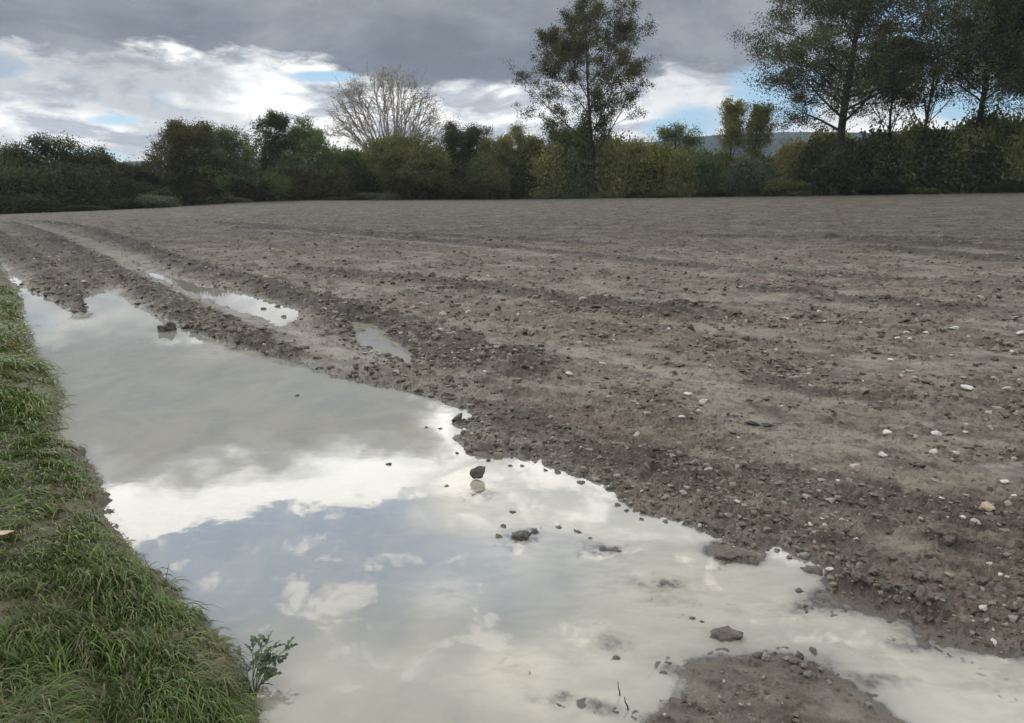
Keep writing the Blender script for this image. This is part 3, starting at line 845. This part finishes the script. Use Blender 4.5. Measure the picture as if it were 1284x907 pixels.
# --- hedge of bushes: a few prototypes, copied
protos = []
for s_, (leafm, per) in enumerate((('green', 12), ('olive', 12), ('dark', 12), ('grey', 11), ('yellow', 11), ('green', 11), ('olive', 12))):
    tm, cm = tree_meshes(300 + s_, 'bush', 3.0, 3.6, per, .22, .15, .0, t_lo=.0, trunk_r=.06, multi=5, spread0=.55, k=3)
    protos.append((tm, cm, leafm))
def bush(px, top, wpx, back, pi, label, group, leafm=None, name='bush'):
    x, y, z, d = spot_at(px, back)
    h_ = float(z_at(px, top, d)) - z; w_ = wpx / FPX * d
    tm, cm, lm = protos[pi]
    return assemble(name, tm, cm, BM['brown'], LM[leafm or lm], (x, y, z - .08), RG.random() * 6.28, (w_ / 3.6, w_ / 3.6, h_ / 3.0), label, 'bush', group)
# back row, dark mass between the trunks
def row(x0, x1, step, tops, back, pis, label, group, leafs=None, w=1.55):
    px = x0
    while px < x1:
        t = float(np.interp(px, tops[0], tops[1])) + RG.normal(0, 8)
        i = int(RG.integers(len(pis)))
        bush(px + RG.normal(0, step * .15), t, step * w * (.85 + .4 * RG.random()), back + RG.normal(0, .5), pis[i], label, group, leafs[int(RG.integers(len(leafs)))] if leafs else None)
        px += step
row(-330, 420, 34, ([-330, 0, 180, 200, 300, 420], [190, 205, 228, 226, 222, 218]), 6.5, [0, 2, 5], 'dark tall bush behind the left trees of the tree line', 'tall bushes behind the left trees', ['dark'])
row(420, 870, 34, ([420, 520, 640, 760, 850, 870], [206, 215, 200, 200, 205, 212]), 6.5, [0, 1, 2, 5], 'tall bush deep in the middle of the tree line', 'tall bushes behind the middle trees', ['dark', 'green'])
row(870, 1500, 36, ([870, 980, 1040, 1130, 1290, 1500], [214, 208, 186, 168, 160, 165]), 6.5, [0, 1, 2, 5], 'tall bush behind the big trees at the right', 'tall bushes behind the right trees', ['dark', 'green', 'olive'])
# middle row
row(-300, 200, 30, ([-300, 0, 100, 200], [208, 214, 222, 220]), 1.2, [0, 2, 3, 5], 'dark bush along the left end of the field edge', 'bushes at the left field edge', ['dark', 'dark', 'green'], 1.2)
row(200, 420, 27, ([200, 300, 420], [216, 220, 214]), 1.2, [0, 1, 3, 5], 'green bush at the field edge left of the fan shaped tree', 'bushes left of the fan shaped tree', ['green', 'dark', 'olive', 'drab'], 1.15)
row(420, 700, 26, ([420, 500, 600, 700], [212, 218, 206, 198]), 1.2, [0, 1, 3, 5], 'bush at the field edge between fan shaped tree and tall open tree', 'bushes around the blackish tree', ['green', 'drab', 'olive', 'dark'], 1.15)
row(700, 830, 30, ([700, 760, 830], [190, 182, 190]), 1.6, [1, 4, 6], 'yellowish olive bush at the foot of the tall open crowned tree', 'bushes at the foot of the tall tree', ['olive', 'olive', 'yellow', 'olive', 'green'])
row(830, 1010, 26, ([830, 900, 960, 1010], [212, 204, 200, 196]), 1.4, [0, 1, 3, 5], 'bush at the field edge below the two slender poplars', 'bushes below the poplars', ['green', 'grey', 'olive'])
row(1010, 1500, 34, ([1010, 1080, 1180, 1290, 1500], [196, 178, 172, 176, 180]), 2.2, [1, 4, 6, 0], 'olive bush under the big trees at the right', 'bushes under the right hand big trees', ['olive', 'green', 'olive', 'dark'])
# low front row
row(-200, 420, 58, ([-200, 200, 420], [254, 247, 243]), -.1, [0, 3, 5, 1], 'knee high shrub at the edge of the field, left half', 'low shrubs along the left field edge', ['drab', 'dark', 'grey'], .75)
row(420, 1000, 48, ([420, 700, 1000], [242, 239, 238]), -.3, [0, 3, 1, 6], 'low shrub at the edge of the field, middle stretch', 'low shrubs along the middle field edge', ['grey', 'drab', 'olive'], .75)
row(1000, 1450, 56, ([1000, 1450], [235, 232]), .3, [0, 3, 1, 5], 'low shrub on the grass verge, right stretch', 'low shrubs along the right verge', ['drab', 'olive', 'dark'], .75)

# --- rough verge of grass and bramble at the edge of the field
n = 52000
a = RG.uniform(-48, 46, n); dd = edge_d(a) + RG.normal(-.8, .8, n) + np.interp(a, [-40, 10, 25, 46], [0, 0, -2.5, -4]) * RG.random(n)
x = dd * np.sin(np.radians(a)); y = dd * np.cos(np.radians(a))
lump = np.clip(fbm(x * .5, y * .5, 3, 12) + .5, .1, 1)
P_ = np.stack([x, y, base_h(x, y) + RG.random(n) ** 1.5 * .6 * lump], 1)
vme = leaves_mesh('verge', P_, .20, RG, np.clip(fbm(x * .3, y * .3, 3, 14) + .5, 0, 1), flat=.2)
tag(link('verge_undergrowth', vme, leaf_mat('leaf_verge', (.035, .048, .018), (.085, .095, .038), (.17, .16, .075))), 'rough verge of grass and brambles between field and hedgerow', 'undergrowth', kind='stuff')

# --- far hills
def hill(pts, dist, depth, name):
    pts = np.array(pts, float)
    xs = np.linspace(pts[0, 0], pts[-1, 0], 160)
    tops = np.interp(xs, pts[:, 0], pts[:, 1]) + fbm(xs * .03, xs * 0, 4, 3) * 2.5
    dx_, dy_, dz_ = ray(xs, tops); t = dist / np.hypot(dx_, dy_)
    X, Y, Z = dx_ * t, dy_ * t, CAMZ + dz_ * t
    rows = []
    for k_, (f, hh) in enumerate(((.72, -.02), (.8, .35), (.88, .72), (.95, .93), (1.0, 1.0), (1.1, .8), (1.25, -.02))):
        zz = Z * hh + (fbm(X * .006 + k_, Y * .006, 3, 8) * Z.mean() * .08 if 0 < hh < 1 else 0)
        rows.append(np.stack([X * f, Y * f, zz], 1))
    V = np.concatenate(rows); nC = len(xs); nR = len(rows)
    ix = np.arange(nR * nC).reshape(nR, nC)
    F_ = np.stack([ix[:-1, :-1], ix[:-1, 1:], ix[1:, 1:], ix[1:, :-1]], -1).reshape(-1, 4)
    return mesh_np(name, V, F_, True)
m_hill, g = new_mat('haze_tinted_woodland')
geo = g.node('ShaderNodeNewGeometry')
hn = g.noise(geo.outputs['Position'], .02, 6, .65)
finish(g, principled(g, g.mix(g.rng(hn, .35, .65), (.020, .034, .036), (.038, .052, .050)), .95, None, .1))  # blue of distance haze is painted into the dark woodland colour
hm = hill([(-500, 205), (0, 205), (300, 200), (560, 196), (700, 185), (820, 178), (880, 170), (980, 166), (1100, 166), (1200, 162), (1300, 164), (1700, 175)], 1100., 500, 'hills')
tag(link('hills', hm, m_hill), 'distant wooded hills tinted haze blue behind the tree line', 'hills', kind='structure')

# ------------------------------------------------------------------ grass on the bank
def grass():
    rg = np.random.default_rng(3)
    n = 1250000
    r = 1.15 * np.exp(rg.random(n) ** 1.35 * math.log(34 / 1.15))
    a = np.radians(rg.uniform(-100, -10, n))
    x, y = r * np.sin(a), r * np.cos(a)
    ok = x > -9
    x, y, r = x[ok], y[ok], r[ok]
    bd = sdf(x, y, BANK)
    edge = fbm(x * 3, y * 3, 3, 3) * .05
    ok = bd < .015 + edge
    x, y, r, bd = x[ok], y[ok], r[ok], bd[ok]
    bare = fbm(x * 2.6 + 7, y * 2.6, 4, 41)           # bare or matted patches
    clump = fbm(x * 6, y * 6, 3, 42)
    keep = rg.random(len(x)) < np.clip(.60 + bare * 1.3 + clump * .6, .10, 1) * np.clip(.35 + (-bd) / .10, .35, 1)
    x, y, r, bd, clump, bare = (q_[keep] for q_ in (x, y, r, bd, clump, bare))
    n = len(x)
    print('grass blades', n)
    z, _ = terrain(x, y)
    # combed direction: swept along the bank, towards the water close to the rim
    t0 = math.atan2(-.72, -.70)
    th = t0 + 2.4 * fbm(x * 2.6, y * 2.6, 4, 43, .6) + rg.normal(0, .85, n)
    flip = perlin(x * 1.1 + 4, y * 1.1, 44) > .35
    th = np.where(flip, th + 2.6, th)
    rim = rg.random(n) < np.exp(bd / .07) * .6
    th = np.where(rim, -.75 + rg.normal(0, .6, n), th)
    L = (.022 + .055 * rg.random(n) ** 1.5) * (1 + .9 * np.clip(clump + .1, 0, 1)) * np.clip(.75 + r / 10, .8, 1.8)
    tall = np.zeros(n)
    for px, py, rad_, am in ((150, 735, .17, 1.0), (195, 760, .14, .9), (262, 880, .15, 1.1), (60, 860, .30, .7), (110, 800, .2, .5), (40, 470, .45, .6), (70, 515, .35, .8), (20, 640, .3, .3), (290, 900, .1, .8)):
        bx, by = p2g(px, py, .08); tall = np.maximum(tall, am * np.exp(-((x - bx) ** 2 + (y - by) ** 2) / rad_ ** 2))
    L *= (1 + 1.0 * tall) * np.where(rim, .7, 1.0)
    arch = .20 + .75 * rg.random(n) ** 1.5 + .30 * tall
    wd = (.0011 + .0017 * rg.random(n) ** 2) * np.clip(r / 2.6, .8, 4.0)
    dirx, diry = np.cos(th), np.sin(th)
    sx, sy = -diry, dirx
    S_ = 4
    V = np.zeros((n, S_ + 1, 2, 3))
    for i in range(S_ + 1):
        t = i / S_
        hor = L * (t * .92 + .08 * t * t)
        up = L * arch * (1.9 * t - 1.75 * t * t)
        px_ = x + dirx * hor; py_ = y + diry * hor
        w_ = wd * (1 - t ** 2 * .92)
        tw = .5 * up
        for j, sg in ((0, -1), (1, 1)):
            V[:, i, j, 0] = px_ + sg * sx * w_; V[:, i, j, 1] = py_ + sg * sy * w_
            V[:, i, j, 2] = z - .004 + up + sg * w_ * .5
    # tips that hang over the water stop just above it, others rest on the sward
    V[..., 2] = np.maximum(V[..., 2], .004)
    V = V.reshape(-1, 3)
    b = np.arange(n)[:, None] * (S_ + 1) * 2 + np.arange(S_)[None] * 2
    F_ = np.stack([b, b + 1, b + 3, b + 2], -1).reshape(-1, 4)
    dry = np.clip(.28 - bare * .6, 0, 1) + .45 * np.exp(bd / .08) * (tall < .3)
    tn = np.where(rg.random(n) < np.clip(dry, .05, .75), .70 + .30 * rg.random(n), .62 * rg.random(n))
    lush = np.clip(tall + clump * .5, 0, 1)
    tn = np.where(tn < .65, tn * (1 - .15 * lush), tn)
    me_ = mesh_np('grass', V, F_, True, None, dict(tint=np.repeat(tn, S_)))
    m, g = new_mat('grass_blades')
    c = g.ramp(g.attr('tint'), [(0, (.044, .084, .018)), (.30, (.088, .148, .032)), (.55, (.145, .205, .052)), (.66, (.21, .23, .08)), (.74, (.14, .12, .06)), (.9, (.20, .165, .10)), (1., (.09, .065, .04))])
    geo = g.node('ShaderNodeNewGeometry')
    c = g.mix(g.rng(g.noise(geo.outputs['Position'], 2.2, 4, .6), .42, .62, 0, .45), c, (.085, .10, .035))
    pb = principled(g, c, .55, None, .25)
    tl = g.node('ShaderNodeBsdfTranslucent'); g.put(tl.inputs[0], g.v('MULTIPLY', c, (1.2, 1.3, .6)))
    mx = g.node('ShaderNodeMixShader'); mx.inputs[0].default_value = .22
    g.t.links.new(pb, mx.inputs[1]); g.t.links.new(tl.outputs[0], mx.inputs[2])
    finish(g, mx.outputs[0])
    tag(link('grass', me_, m), 'long wet grass combed flat on the bank beside the puddle', 'grass', kind='stuff')
grass()

# ------------------------------------------------------------------ stones and clods
def rock_mesh(name, seed, rough=.35, flat=.7, sub=3, facet=False):
    bm = bmesh.new(); bmesh.ops.create_icosphere(bm, subdivisions=sub, radius=.5)
    co = np.array([v_.co for v_ in bm.verts])
    rg = np.random.default_rng(seed)
    k = np.ones(len(co))
    for i in range(7 if not facet else 11):      # a few chipped planes
        nn = unit(rg.normal(0, 1, 3)); d0 = (.30 if not facet else .27) + .16 * rg.random()
        pr = co @ nn
        co = co - np.outer(np.clip(pr - d0, 0, None) * (.9 if facet else .6), nn)
    o = rg.random(3) * 50
    nz = fbm(co[:, 0] * 4 + o[0] + co[:, 2] * 2.1, co[:, 1] * 4 + o[1] - co[:, 2] * 3.3, 4, seed)
    nz2 = fbm(co[:, 0] * 11 + o[0] + co[:, 2] * 7.1, co[:, 1] * 11 + o[1] - co[:, 2] * 9.3, 2, seed + 5)
    co = co * (1 + rough * nz + rough * .5 * nz2)[:, None]
    co[:, 2] *= flat
    co[:, 1] *= .7 + .3 * rg.random()
    for v_, q_ in zip(bm.verts, co): v_.co = q_
    me_ = bpy.data.meshes.new(name); bm.to_mesh(me_); bm.free()
    me_.polygons.foreach_set('use_smooth', np.ones(len(me_.polygons), bool))
    return me_
def rock_mat(name, a, b, rough=.7, sc=30):
    m, g = new_mat(name); t_ = g.node('ShaderNodeTexCoord'); oi = g.node('ShaderNodeObjectInfo')
    geo = g.node('ShaderNodeNewGeometry')
    n1 = g.noise(geo.outputs['Position'], sc, 5, .65)
    n2 = g.noise(geo.outputs['Position'], sc * 6, 3, .6)
    c = g.mix(g.rng(n1, .35, .65), a, b)
    c = g.mix(g.m('MULTIPLY', oi.outputs['Random'], .35), c, (.12, .10, .08))
    finish(g, principled(g, c, rough, bump(g, g.m('ADD', n1, g.m('MULTIPLY', n2, .4)), .006, .8), .4)); return m
RM = {'clod': rock_mat('wet_clod', (.040, .034, .027), (.10, .085, .066), .6), 'pale': rock_mat('pale_stone', (.40, .385, .34), (.62, .60, .54), .6),
      'tan': rock_mat('tan_stone', (.36, .25, .15), (.50, .37, .24), .6), 'pink': rock_mat('pink_stone', (.34, .27, .23), (.46, .38, .33), .65),
      'grey': rock_mat('grey_clod', (.13, .12, .10), (.21, .20, .17), .75)}
CL = [rock_mesh('clod', 10 + i, .75, .62, facet=True) for i in range(7)]
ST = [rock_mesh('stone', 40 + i, .30, .50, facet=True) for i in range(6)]
_cache = {}
def rock(px, py, w, kind, label, group=None, flat=1.0, name=None, lift=None, mi=None, water_=False, elong=1.0, rot=None):
    x, y = p2t(px, py); x, y = float(x), float(y)
    d = math.hypot(x, y); size = w / FPX * math.sqrt(d * d + CAMZ ** 2) * (.92 if w < 14 else .88)
    z = float(H1(x, y)[0])
    fam = CL if kind in ('clod', 'grey') and name != 'stone' else ST
    i = mi if mi is not None else int(RG.integers(len(fam)))
    key = (i, kind, fam is CL)
    if key not in _cache:
        m_ = fam[i].copy(); m_.materials.clear(); m_.materials.append(RM[kind]); _cache[key] = m_
    nm = name or ('soil_clod' if kind in ('clod', 'grey') else 'stone')
    o = bpy.data.objects.new(nm, _cache[key]); COL.objects.link(o)
    hh = size * flat * (.36 if kind in ('clod', 'grey') else .27)
    z0 = max(z, -.004) if water_ else z
    o.location = (x, y + size * .15, z0 + hh * ((.2 if water_ else .4) if lift is None else lift))
    o.rotation_euler = (RG.normal(0, .15), RG.normal(0, .15), RG.random() * 6.28 if rot is None else rot)
    o.scale = (size * elong, size, size * flat)
    tag(o, label, 'clod' if kind in ('clod', 'grey') else 'stone', group)
    return o
rock(600, 602, 26, 'clod', 'round dark stone standing alone in the middle of the puddle', name='stone', flat=1.5, lift=.8, mi=1, water_=True)['category'] = 'stone'
GW = 'small dark clods standing in the puddle'
LW = 'small dark wet clod standing in the puddle near its field side'
rock(208, 415, 30, 'clod', 'flat dark clod cluster jutting into the far part of the puddle', water_=True)
rock(232, 412, 16, 'clod', LW, GW, water_=True)
for px, py, w in ((534, 537, 7), (552, 538, 7), (573, 529, 18), (590, 527, 10), (573, 569, 9), (624, 563, 9), (641, 566, 10), (660, 568, 18), (700, 593, 15), (729, 606, 11), (742, 603, 9), (752, 603, 10),
                  (765, 614, 13), (775, 634, 11), (786, 641, 8), (806, 643, 8), (820, 646, 10), (858, 645, 9), (643, 643, 9), (625, 674, 12), (670, 668, 13), (632, 661, 10), (777, 692, 7),
                  (725, 668, 12), (740, 676, 8), (947, 707, 16), (975, 692, 9), (990, 700, 9), (1003, 742, 11), (1010, 761, 10), (1116, 780, 8), (487, 583, 8), (371, 497, 8), (560, 610, 8), (700, 662, 9),
                  (640, 585, 8), (612, 578, 9), (655, 585, 7), (868, 776, 10), (880, 780, 8), (672, 574, 12), (690, 583, 10), (715, 590, 12), (684, 590, 8), (735, 598, 9), (348, 385, 9), (356, 398, 8), (330, 388, 7), (455, 415, 6),
                  (805, 652, 8), (835, 655, 9), (850, 652, 8), (890, 664, 9), (905, 672, 8), (60, 372, 10), (75, 380, 9)):
    rock(px, py, w, 'clod', LW, GW, water_=True)
rock(606, 566, 28, 'clod', 'ragged dark clod in the bright strip behind the round stone', water_=True, elong=1.3, rot=.1)
rock(653, 676, 26, 'clod', 'crumbly dark lump at the centre of the shallow muddy patch', water_=True)
rock(913, 701, 25, 'clod', 'long flat dark clod in the shallows off the field shore', water_=True, flat=.7, elong=1.25, rot=.0)
rock(910, 801, 38, 'clod', 'long dark clod lying in the pale water above the mud islet', water_=True, flat=.85, elong=1.2, rot=-.2, mi=3)
rock(1020, 718, 32, 'clod', 'big dark clod with a pale stone leaning on its right side', elong=1.1)
rock(1041, 722, 12, 'pale', 'pale stone leaning on the big dark shore clod')
rock(1008, 700, 16, 'grey', 'grey clod just above the big dark shore clod')
rock(1160, 768, 32, 'clod', 'largest dark clod on the right shore under an orange white stone', elong=1.1)
rock(1154, 757, 15, 'pink', 'orange white stone on top of the largest shore clod')
rock(1072, 605, 15, 'pink', 'round pinkish pebble alone on the smooth dark mud band', mi=1, flat=1.7, lift=.7)
rock(1212, 502, 18, 'pale', 'flat white stone on brown soil in the right middle of the field', flat=.8)
rock(1237, 655, 25, 'tan', 'large tan stone on the field near the right edge')
rock(698, 657, 14, 'pale', 'pale flat stone barely showing in the shallow patch', water_=True, flat=.6)
rock(952, 546, 30, 'grey', 'long flat pale grey slab of clod beside the silt band', flat=.5, elong=1.3, rot=0)
rock(1153, 601, 16, 'clod', 'dark stone sunk in the smooth mud right of the pinkish pebble', flat=.7)
GI = 'clods on the mud islet'
for px, py, w in ((950, 826, 16), (960, 831, 12), (1003, 824, 14), (1020, 818, 16), (1000, 850, 17), (996, 838, 12), (1008, 842, 10), (986, 832, 10), (1012, 856, 12), (1030, 846, 9), (857, 884, 9), (830, 880, 9),
                  (1090, 888, 9), (960, 880, 7), (1050, 870, 8), (905, 850, 7), (1040, 862, 8)):
    rock(px, py, w, 'grey' if RG.random() < .5 else 'clod', 'small crumbly clod on the mud islet at the bottom', GI)
GS = 'clods heaped along the field shore'
for px, py, w in ((1075, 742, 18), (1088, 745, 15), (1060, 735, 14), (1045, 742, 10), (1110, 752, 18), (1130, 748, 16), (1140, 760, 16), (1178, 760, 18), (1190, 770, 14), (1125, 762, 12), (1095, 728, 16), (1070, 722, 12),
                  (1115, 735, 12), (1152, 736, 20), (1175, 742, 14), (1215, 760, 16), (1255, 758, 18), (1232, 748, 14), (900, 668, 14), (925, 680, 12), (880, 660, 10), (905, 655, 12), (930, 668, 10), (1212, 700, 24),
                  (1190, 702, 18), (1168, 712, 16), (1180, 696, 12), (1000, 726, 14), (1035, 706, 12), (1050, 712, 14), (1064, 708, 10), (1270, 775, 14), (1085, 712, 12)):
    rock(px, py, w, 'clod', 'dark clod in the crumbly heap along the right shore', GS)
GF = 'pale stones scattered over the field'
LF = 'small pale stone lying loose on the bare field soil'
for px, py, w in ((1171, 580, 14), (1197, 581, 10), (1107, 588, 13), (1104, 583, 8), (1145, 563, 11), (1112, 558, 15), (1173, 558, 14), (1258, 622, 11), (1240, 722, 10), (1232, 778, 12), (1222, 776, 9), (923, 642, 10),
                  (1197, 423, 14), (1281, 432, 12), (1268, 453, 9), (1124, 433, 8), (1136, 427, 9), (1140, 434, 7), (1160, 429, 8), (1106, 429, 5), (1230, 447, 6), (1004, 415, 5), (1034, 413, 5), (920, 414, 7), (713, 482, 12),
                  (862, 508, 13), (855, 538, 10), (1133, 542, 8), (1116, 465, 8), (1278, 490, 8), (1262, 503, 8), (1245, 488, 7), (1192, 456, 5), (1082, 487, 6), (1152, 487, 6), (1050, 618, 6), (1016, 667, 8), (1013, 618, 6),
                  (1030, 662, 7), (1063, 663, 6), (1180, 640, 8), (1206, 668, 7), (1254, 735, 8), (1214, 432, 5), (1150, 396, 4), (1270, 640, 7), (830, 415, 6), (838, 425, 6), (613, 352, 8), (925, 560, 6), (980, 520, 6),
                  (1235, 540, 6), (1210, 555, 7), (1270, 590, 7), (1128, 602, 6), (570, 460, 6), (770, 430, 4), (680, 340, 5), (1262, 395, 4), (1175, 405, 4), (890, 470, 5)):
    rock(px, py, w, 'pale' if RG.random() < .75 else 'pink', LF, GF)
for px, py, w in ((12, 722, 20),):
    o = rock(px, py, w, 'tan', 'dead tan leaf lying in the grass at the left edge', name='dead_leaf', flat=.25, lift=1.0)
    o['category'] = 'leaf'; o.location.z += .035

# crumbs of soil: uncountable, one object
def crumbs():
    rg = np.random.default_rng(11)
    n = 150000
    r = 1.5 * np.exp(rg.random(n) * math.log(60 / 1.5)); a = np.radians(rg.uniform(-38, 44, n))
    x, y = r * np.sin(a), r * np.cos(a)
    z, A = terrain(x, y)
    dens = np.clip((.16 + .75 * np.clip(fbm(x * 1.1, y * 1.1, 4, 66) * 2.2 + .30, 0, 1) + A['dark'] * .6) * (1 - .92 * A['silt']) ** 1.5 * np.where(sdf(x, y, ISLE) < .1, .3, 1) + 1.0 * (sdf(x, y, ISLE) > .1) * np.exp(-np.abs(A['sd'] - .06) / .12) * (x > .2 - y * .25), 0, 1)
    k = (rg.random(n) < dens) & (z > .004) & (A['bank'] < .05)
    x, y, z, r = x[k], y[k], z[k], r[k]; n = len(x)
    bm = bmesh.new(); bmesh.ops.create_icosphere(bm, subdivisions=1, radius=.5)
    base = np.array([v_.co for v_ in bm.verts]); fc = np.array([[q_.index for q_ in f.verts] for f in bm.faces]); bm.free()
    s = (.004 + .017 * rg.random(n) ** 4.0) * np.clip(r / 2.6, .9, 3.4)
    V = base[None] * (1 + .35 * rg.normal(0, 1, (n, len(base), 1)).clip(-1.5, 1.5))
    V = V * np.stack([s * (1 + rg.random(n)), s * (.8 + .6 * rg.random(n)), s * (.6 + .5 * rg.random(n))], 1)[:, None]
    an = rg.random(n) * 6.28; ca, sa_ = np.cos(an)[:, None], np.sin(an)[:, None]
    X = V[..., 0] * ca - V[..., 1] * sa_; Y = V[..., 0] * sa_ + V[..., 1] * ca
    V = np.stack([X + x[:, None], Y + y[:, None], V[..., 2] + (z + s * .12)[:, None]], -1).reshape(-1, 3)
    F_ = (fc[None] + np.arange(n)[:, None, None] * len(base)).reshape(-1, 3)
    t = np.repeat(rg.random(n), len(fc))
    me_ = mesh_np('soil_crumbs', V, F_, False, None, dict(tint=t))
    m, g = new_mat('crumb_soil')
    c = g.ramp(g.attr('tint'), [(0, (.055, .043, .032)), (.35, (.095, .076, .056)), (.70, (.15, .132, .10)), (.96, (.21, .195, .155)), (1.0, (.38, .36, .30))])
    finish(g, principled(g, c, .8, None, .3))
    tag(link('soil_crumbs', me_, m), 'countless small crumbs of soil and grit on the field', 'soil crumbs', kind='stuff')
    print('crumbs', n)
crumbs()

# ------------------------------------------------------------------ thistly weed at the water's edge, dead stalks, twigs
def tube(pts, r0, r1, k=6):
    T = np.array([pts], float); Rr = np.linspace(r0, r1, T.shape[1])[None]
    return T, Rr
def tube_obj(name, pts, r0, r1, mat, parent=None):
    T, Rr = tube(pts, r0, r1); return link(name, tubes_mesh(name, T, Rr, 6), mat, parent)
m_weed, g = new_mat('weed_leaf')
geo = g.node('ShaderNodeNewGeometry')
finish(g, principled(g, g.mix(g.rng(g.noise(geo.outputs['Position'], 60, 3, .6), .4, .6), (.022, .042, .014), (.055, .085, .028)), .5, None, .4))
m_stalk, g = new_mat('dead_stalk'); finish(g, principled(g, (.10, .065, .045), .8, None, .2))
m_dark, g = new_mat('wet_dark_twig'); finish(g, principled(g, (.022, .016, .012), .5, None, .4))

def lobed_leaf(L, w, lobes, rg):
    """toothed leaf along +X with a raised midrib, in real thickness-free blade geometry"""
    n = lobes * 4
    V = []; 
    for i in range(n + 1):
        t = i / n; x_ = L * t
        env = w * math.sin(math.pi * min(1, t * .92 + .08)) ** .7
        tooth = (.35 + .65 * abs(math.sin(math.pi * lobes * t))) * env
        zc_ = -.35 * L * t * t
        V += [(x_ + tooth * .35, -tooth, zc_ + tooth * .25), (x_, 0, zc_), (x_ + tooth * .35, tooth, zc_ + tooth * .25)]
    F_ = []
    for i in range(n):
        b_ = i * 3
        F_ += [(b_, b_ + 1, b_ + 4, b_ + 3), (b_ + 1, b_ + 2, b_ + 5, b_ + 4)]
    return np.array(V), np.array(F_)
def weed():
    rg = np.random.default_rng(5)
    bx, by = (float(q_) for q_ in p2g(318, 868, .02))
    e = bpy.data.objects.new('weed', None); COL.objects.link(e); e.location = (bx, by, 0.0)
    tag(e, 'sprawling thistle like weed with toothed leaves leaning over the water', 'weed')
    # px of the tips, drawn at the plant's own distance
    tips = [((302, 822), .050), ((318, 812), .085), ((334, 806), .11), ((345, 812), .10), ((358, 815), .085), ((352, 832), .06), ((326, 815), .10), ((340, 828), .07), ((338, 850), .03), ((324, 838), .05), ((330, 824), .09), ((308, 842), .03)]
    for i, ((px, py), zt) in enumerate(tips):
        tx, ty = (float(q_) for q_ in p2g(px, py, zt))
        tx -= bx; ty -= by
        pts = [(0, 0, 0)]
        for t in (.25, .5, .75, 1):
            pts.append((tx * t + rg.normal(0, .003), ty * t + rg.normal(0, .003), zt * math.sin(t * 1.9) / math.sin(1.9)))
        tube_obj('stem', pts, .0022, .0010, m_stalk if i % 3 == 2 else m_weed, e)
        for j, t in enumerate((.45, .6, .75, .88, 1.0)):
            q_ = np.array(pts[min(4, int(round(t * 4)))])
            V, F_ = lobed_leaf(.036 + .02 * rg.random(), .0100, 3, rg)
            yaw = math.atan2(ty, tx) + (0 if t == 1 else rg.choice([-1, 1]) * (.6 + .6 * rg.random()))
            M = Matrix.Translation(Vector(q_)) @ Matrix.Rotation(yaw, 4, 'Z') @ Matrix.Rotation(-.35 - .5 * rg.random(), 4, 'Y') @ Matrix.Rotation(rg.normal(0, .5), 4, 'X')
            V = np.array([M @ Vector(v_) for v_ in V])
            link('leaf', mesh_np('leaf', V, F_, True), m_weed, e)
weed()
def twig(pxs, h, label, mat, name='twig', base=None):
    """a thin upright stalk whose foot and tip are given as seen"""
    (x0, y0), (x1, y1) = pxs
    bx, by = (float(q_) for q_ in p2g(x0, y0, 0.0)); zb = max(float(H1(bx, by)[0]), -.01)
    bx, by = (float(q_) for q_ in p2g(x0, y0, max(zb, 0)))
    # tip at the same distance
    d = math.hypot(bx, by); tz = float(z_at(x1, y1, d)); dx_, dy_, _ = ray(x1, y1); k = d / math.hypot(dx_, dy_)
    tip = (dx_ * k - bx, dy_ * k - by, tz - zb)
    o = tube_obj(name, [(0, 0, -.01), (tip[0] * .3 + .002, tip[1] * .3, tip[2] * .35), (tip[0] * .75 - .001, tip[1] * .7, tip[2] * .7), tip], .0028 * h, .0009 * h, mat)
    o.location = (bx, by, zb); tag(o, label, 'twig'); return o
twig(((777, 872), (775, 855)), 1.1, 'short dark twig poking out of the pale water, upper of two', m_dark)
twig(((788, 890), (783, 874)), 1.3, 'short dark twig at the water edge left of the mud islet', m_dark)
twig(((170, 690), (152, 690)), 1.2, 'reddish dead stalk lying over the bank rim', m_stalk)
twig(((206, 735), (212, 706)), .7, 'thin dead stalk rising from the bank above the tall tuft', m_stalk)
twig(((190, 722), (180, 695)), .7, 'thin reddish stalk rising from the bank rim', m_stalk)
twig(((66, 539), (86, 537)), 2.0, 'grey stick jutting from the bank over the water', m_stalk)
twig(((296, 860), (303, 830)), .7, 'thin dead stalk beside the thistle like weed', m_stalk)

# ------------------------------------------------------------------ air
def haze():
    bm = bmesh.new()
    bmesh.ops.create_cube(bm, size=1.0)
    for v_ in bm.verts: v_.co = Vector((v_.co.x * 3300, v_.co.y * 3300, -3 + (v_.co.z + .5) * 220))
    me_ = bpy.data.meshes.new('haze'); bm.to_mesh(me_); bm.free()
    m, g = new_mat('haze_air')
    vo = g.node('ShaderNodeVolumePrincipled')
    vo.inputs['Density'].default_value = .00013
    vo.inputs['Color'].default_value = (.70, .80, .95, 1)
    vo.inputs['Anisotropy'].default_value = .2
    o = g.node('ShaderNodeOutputMaterial'); g.t.links.new(vo.outputs[0], o.inputs['Volume'])
    tag(link('haze', me_, m), kind='stuff')
haze()
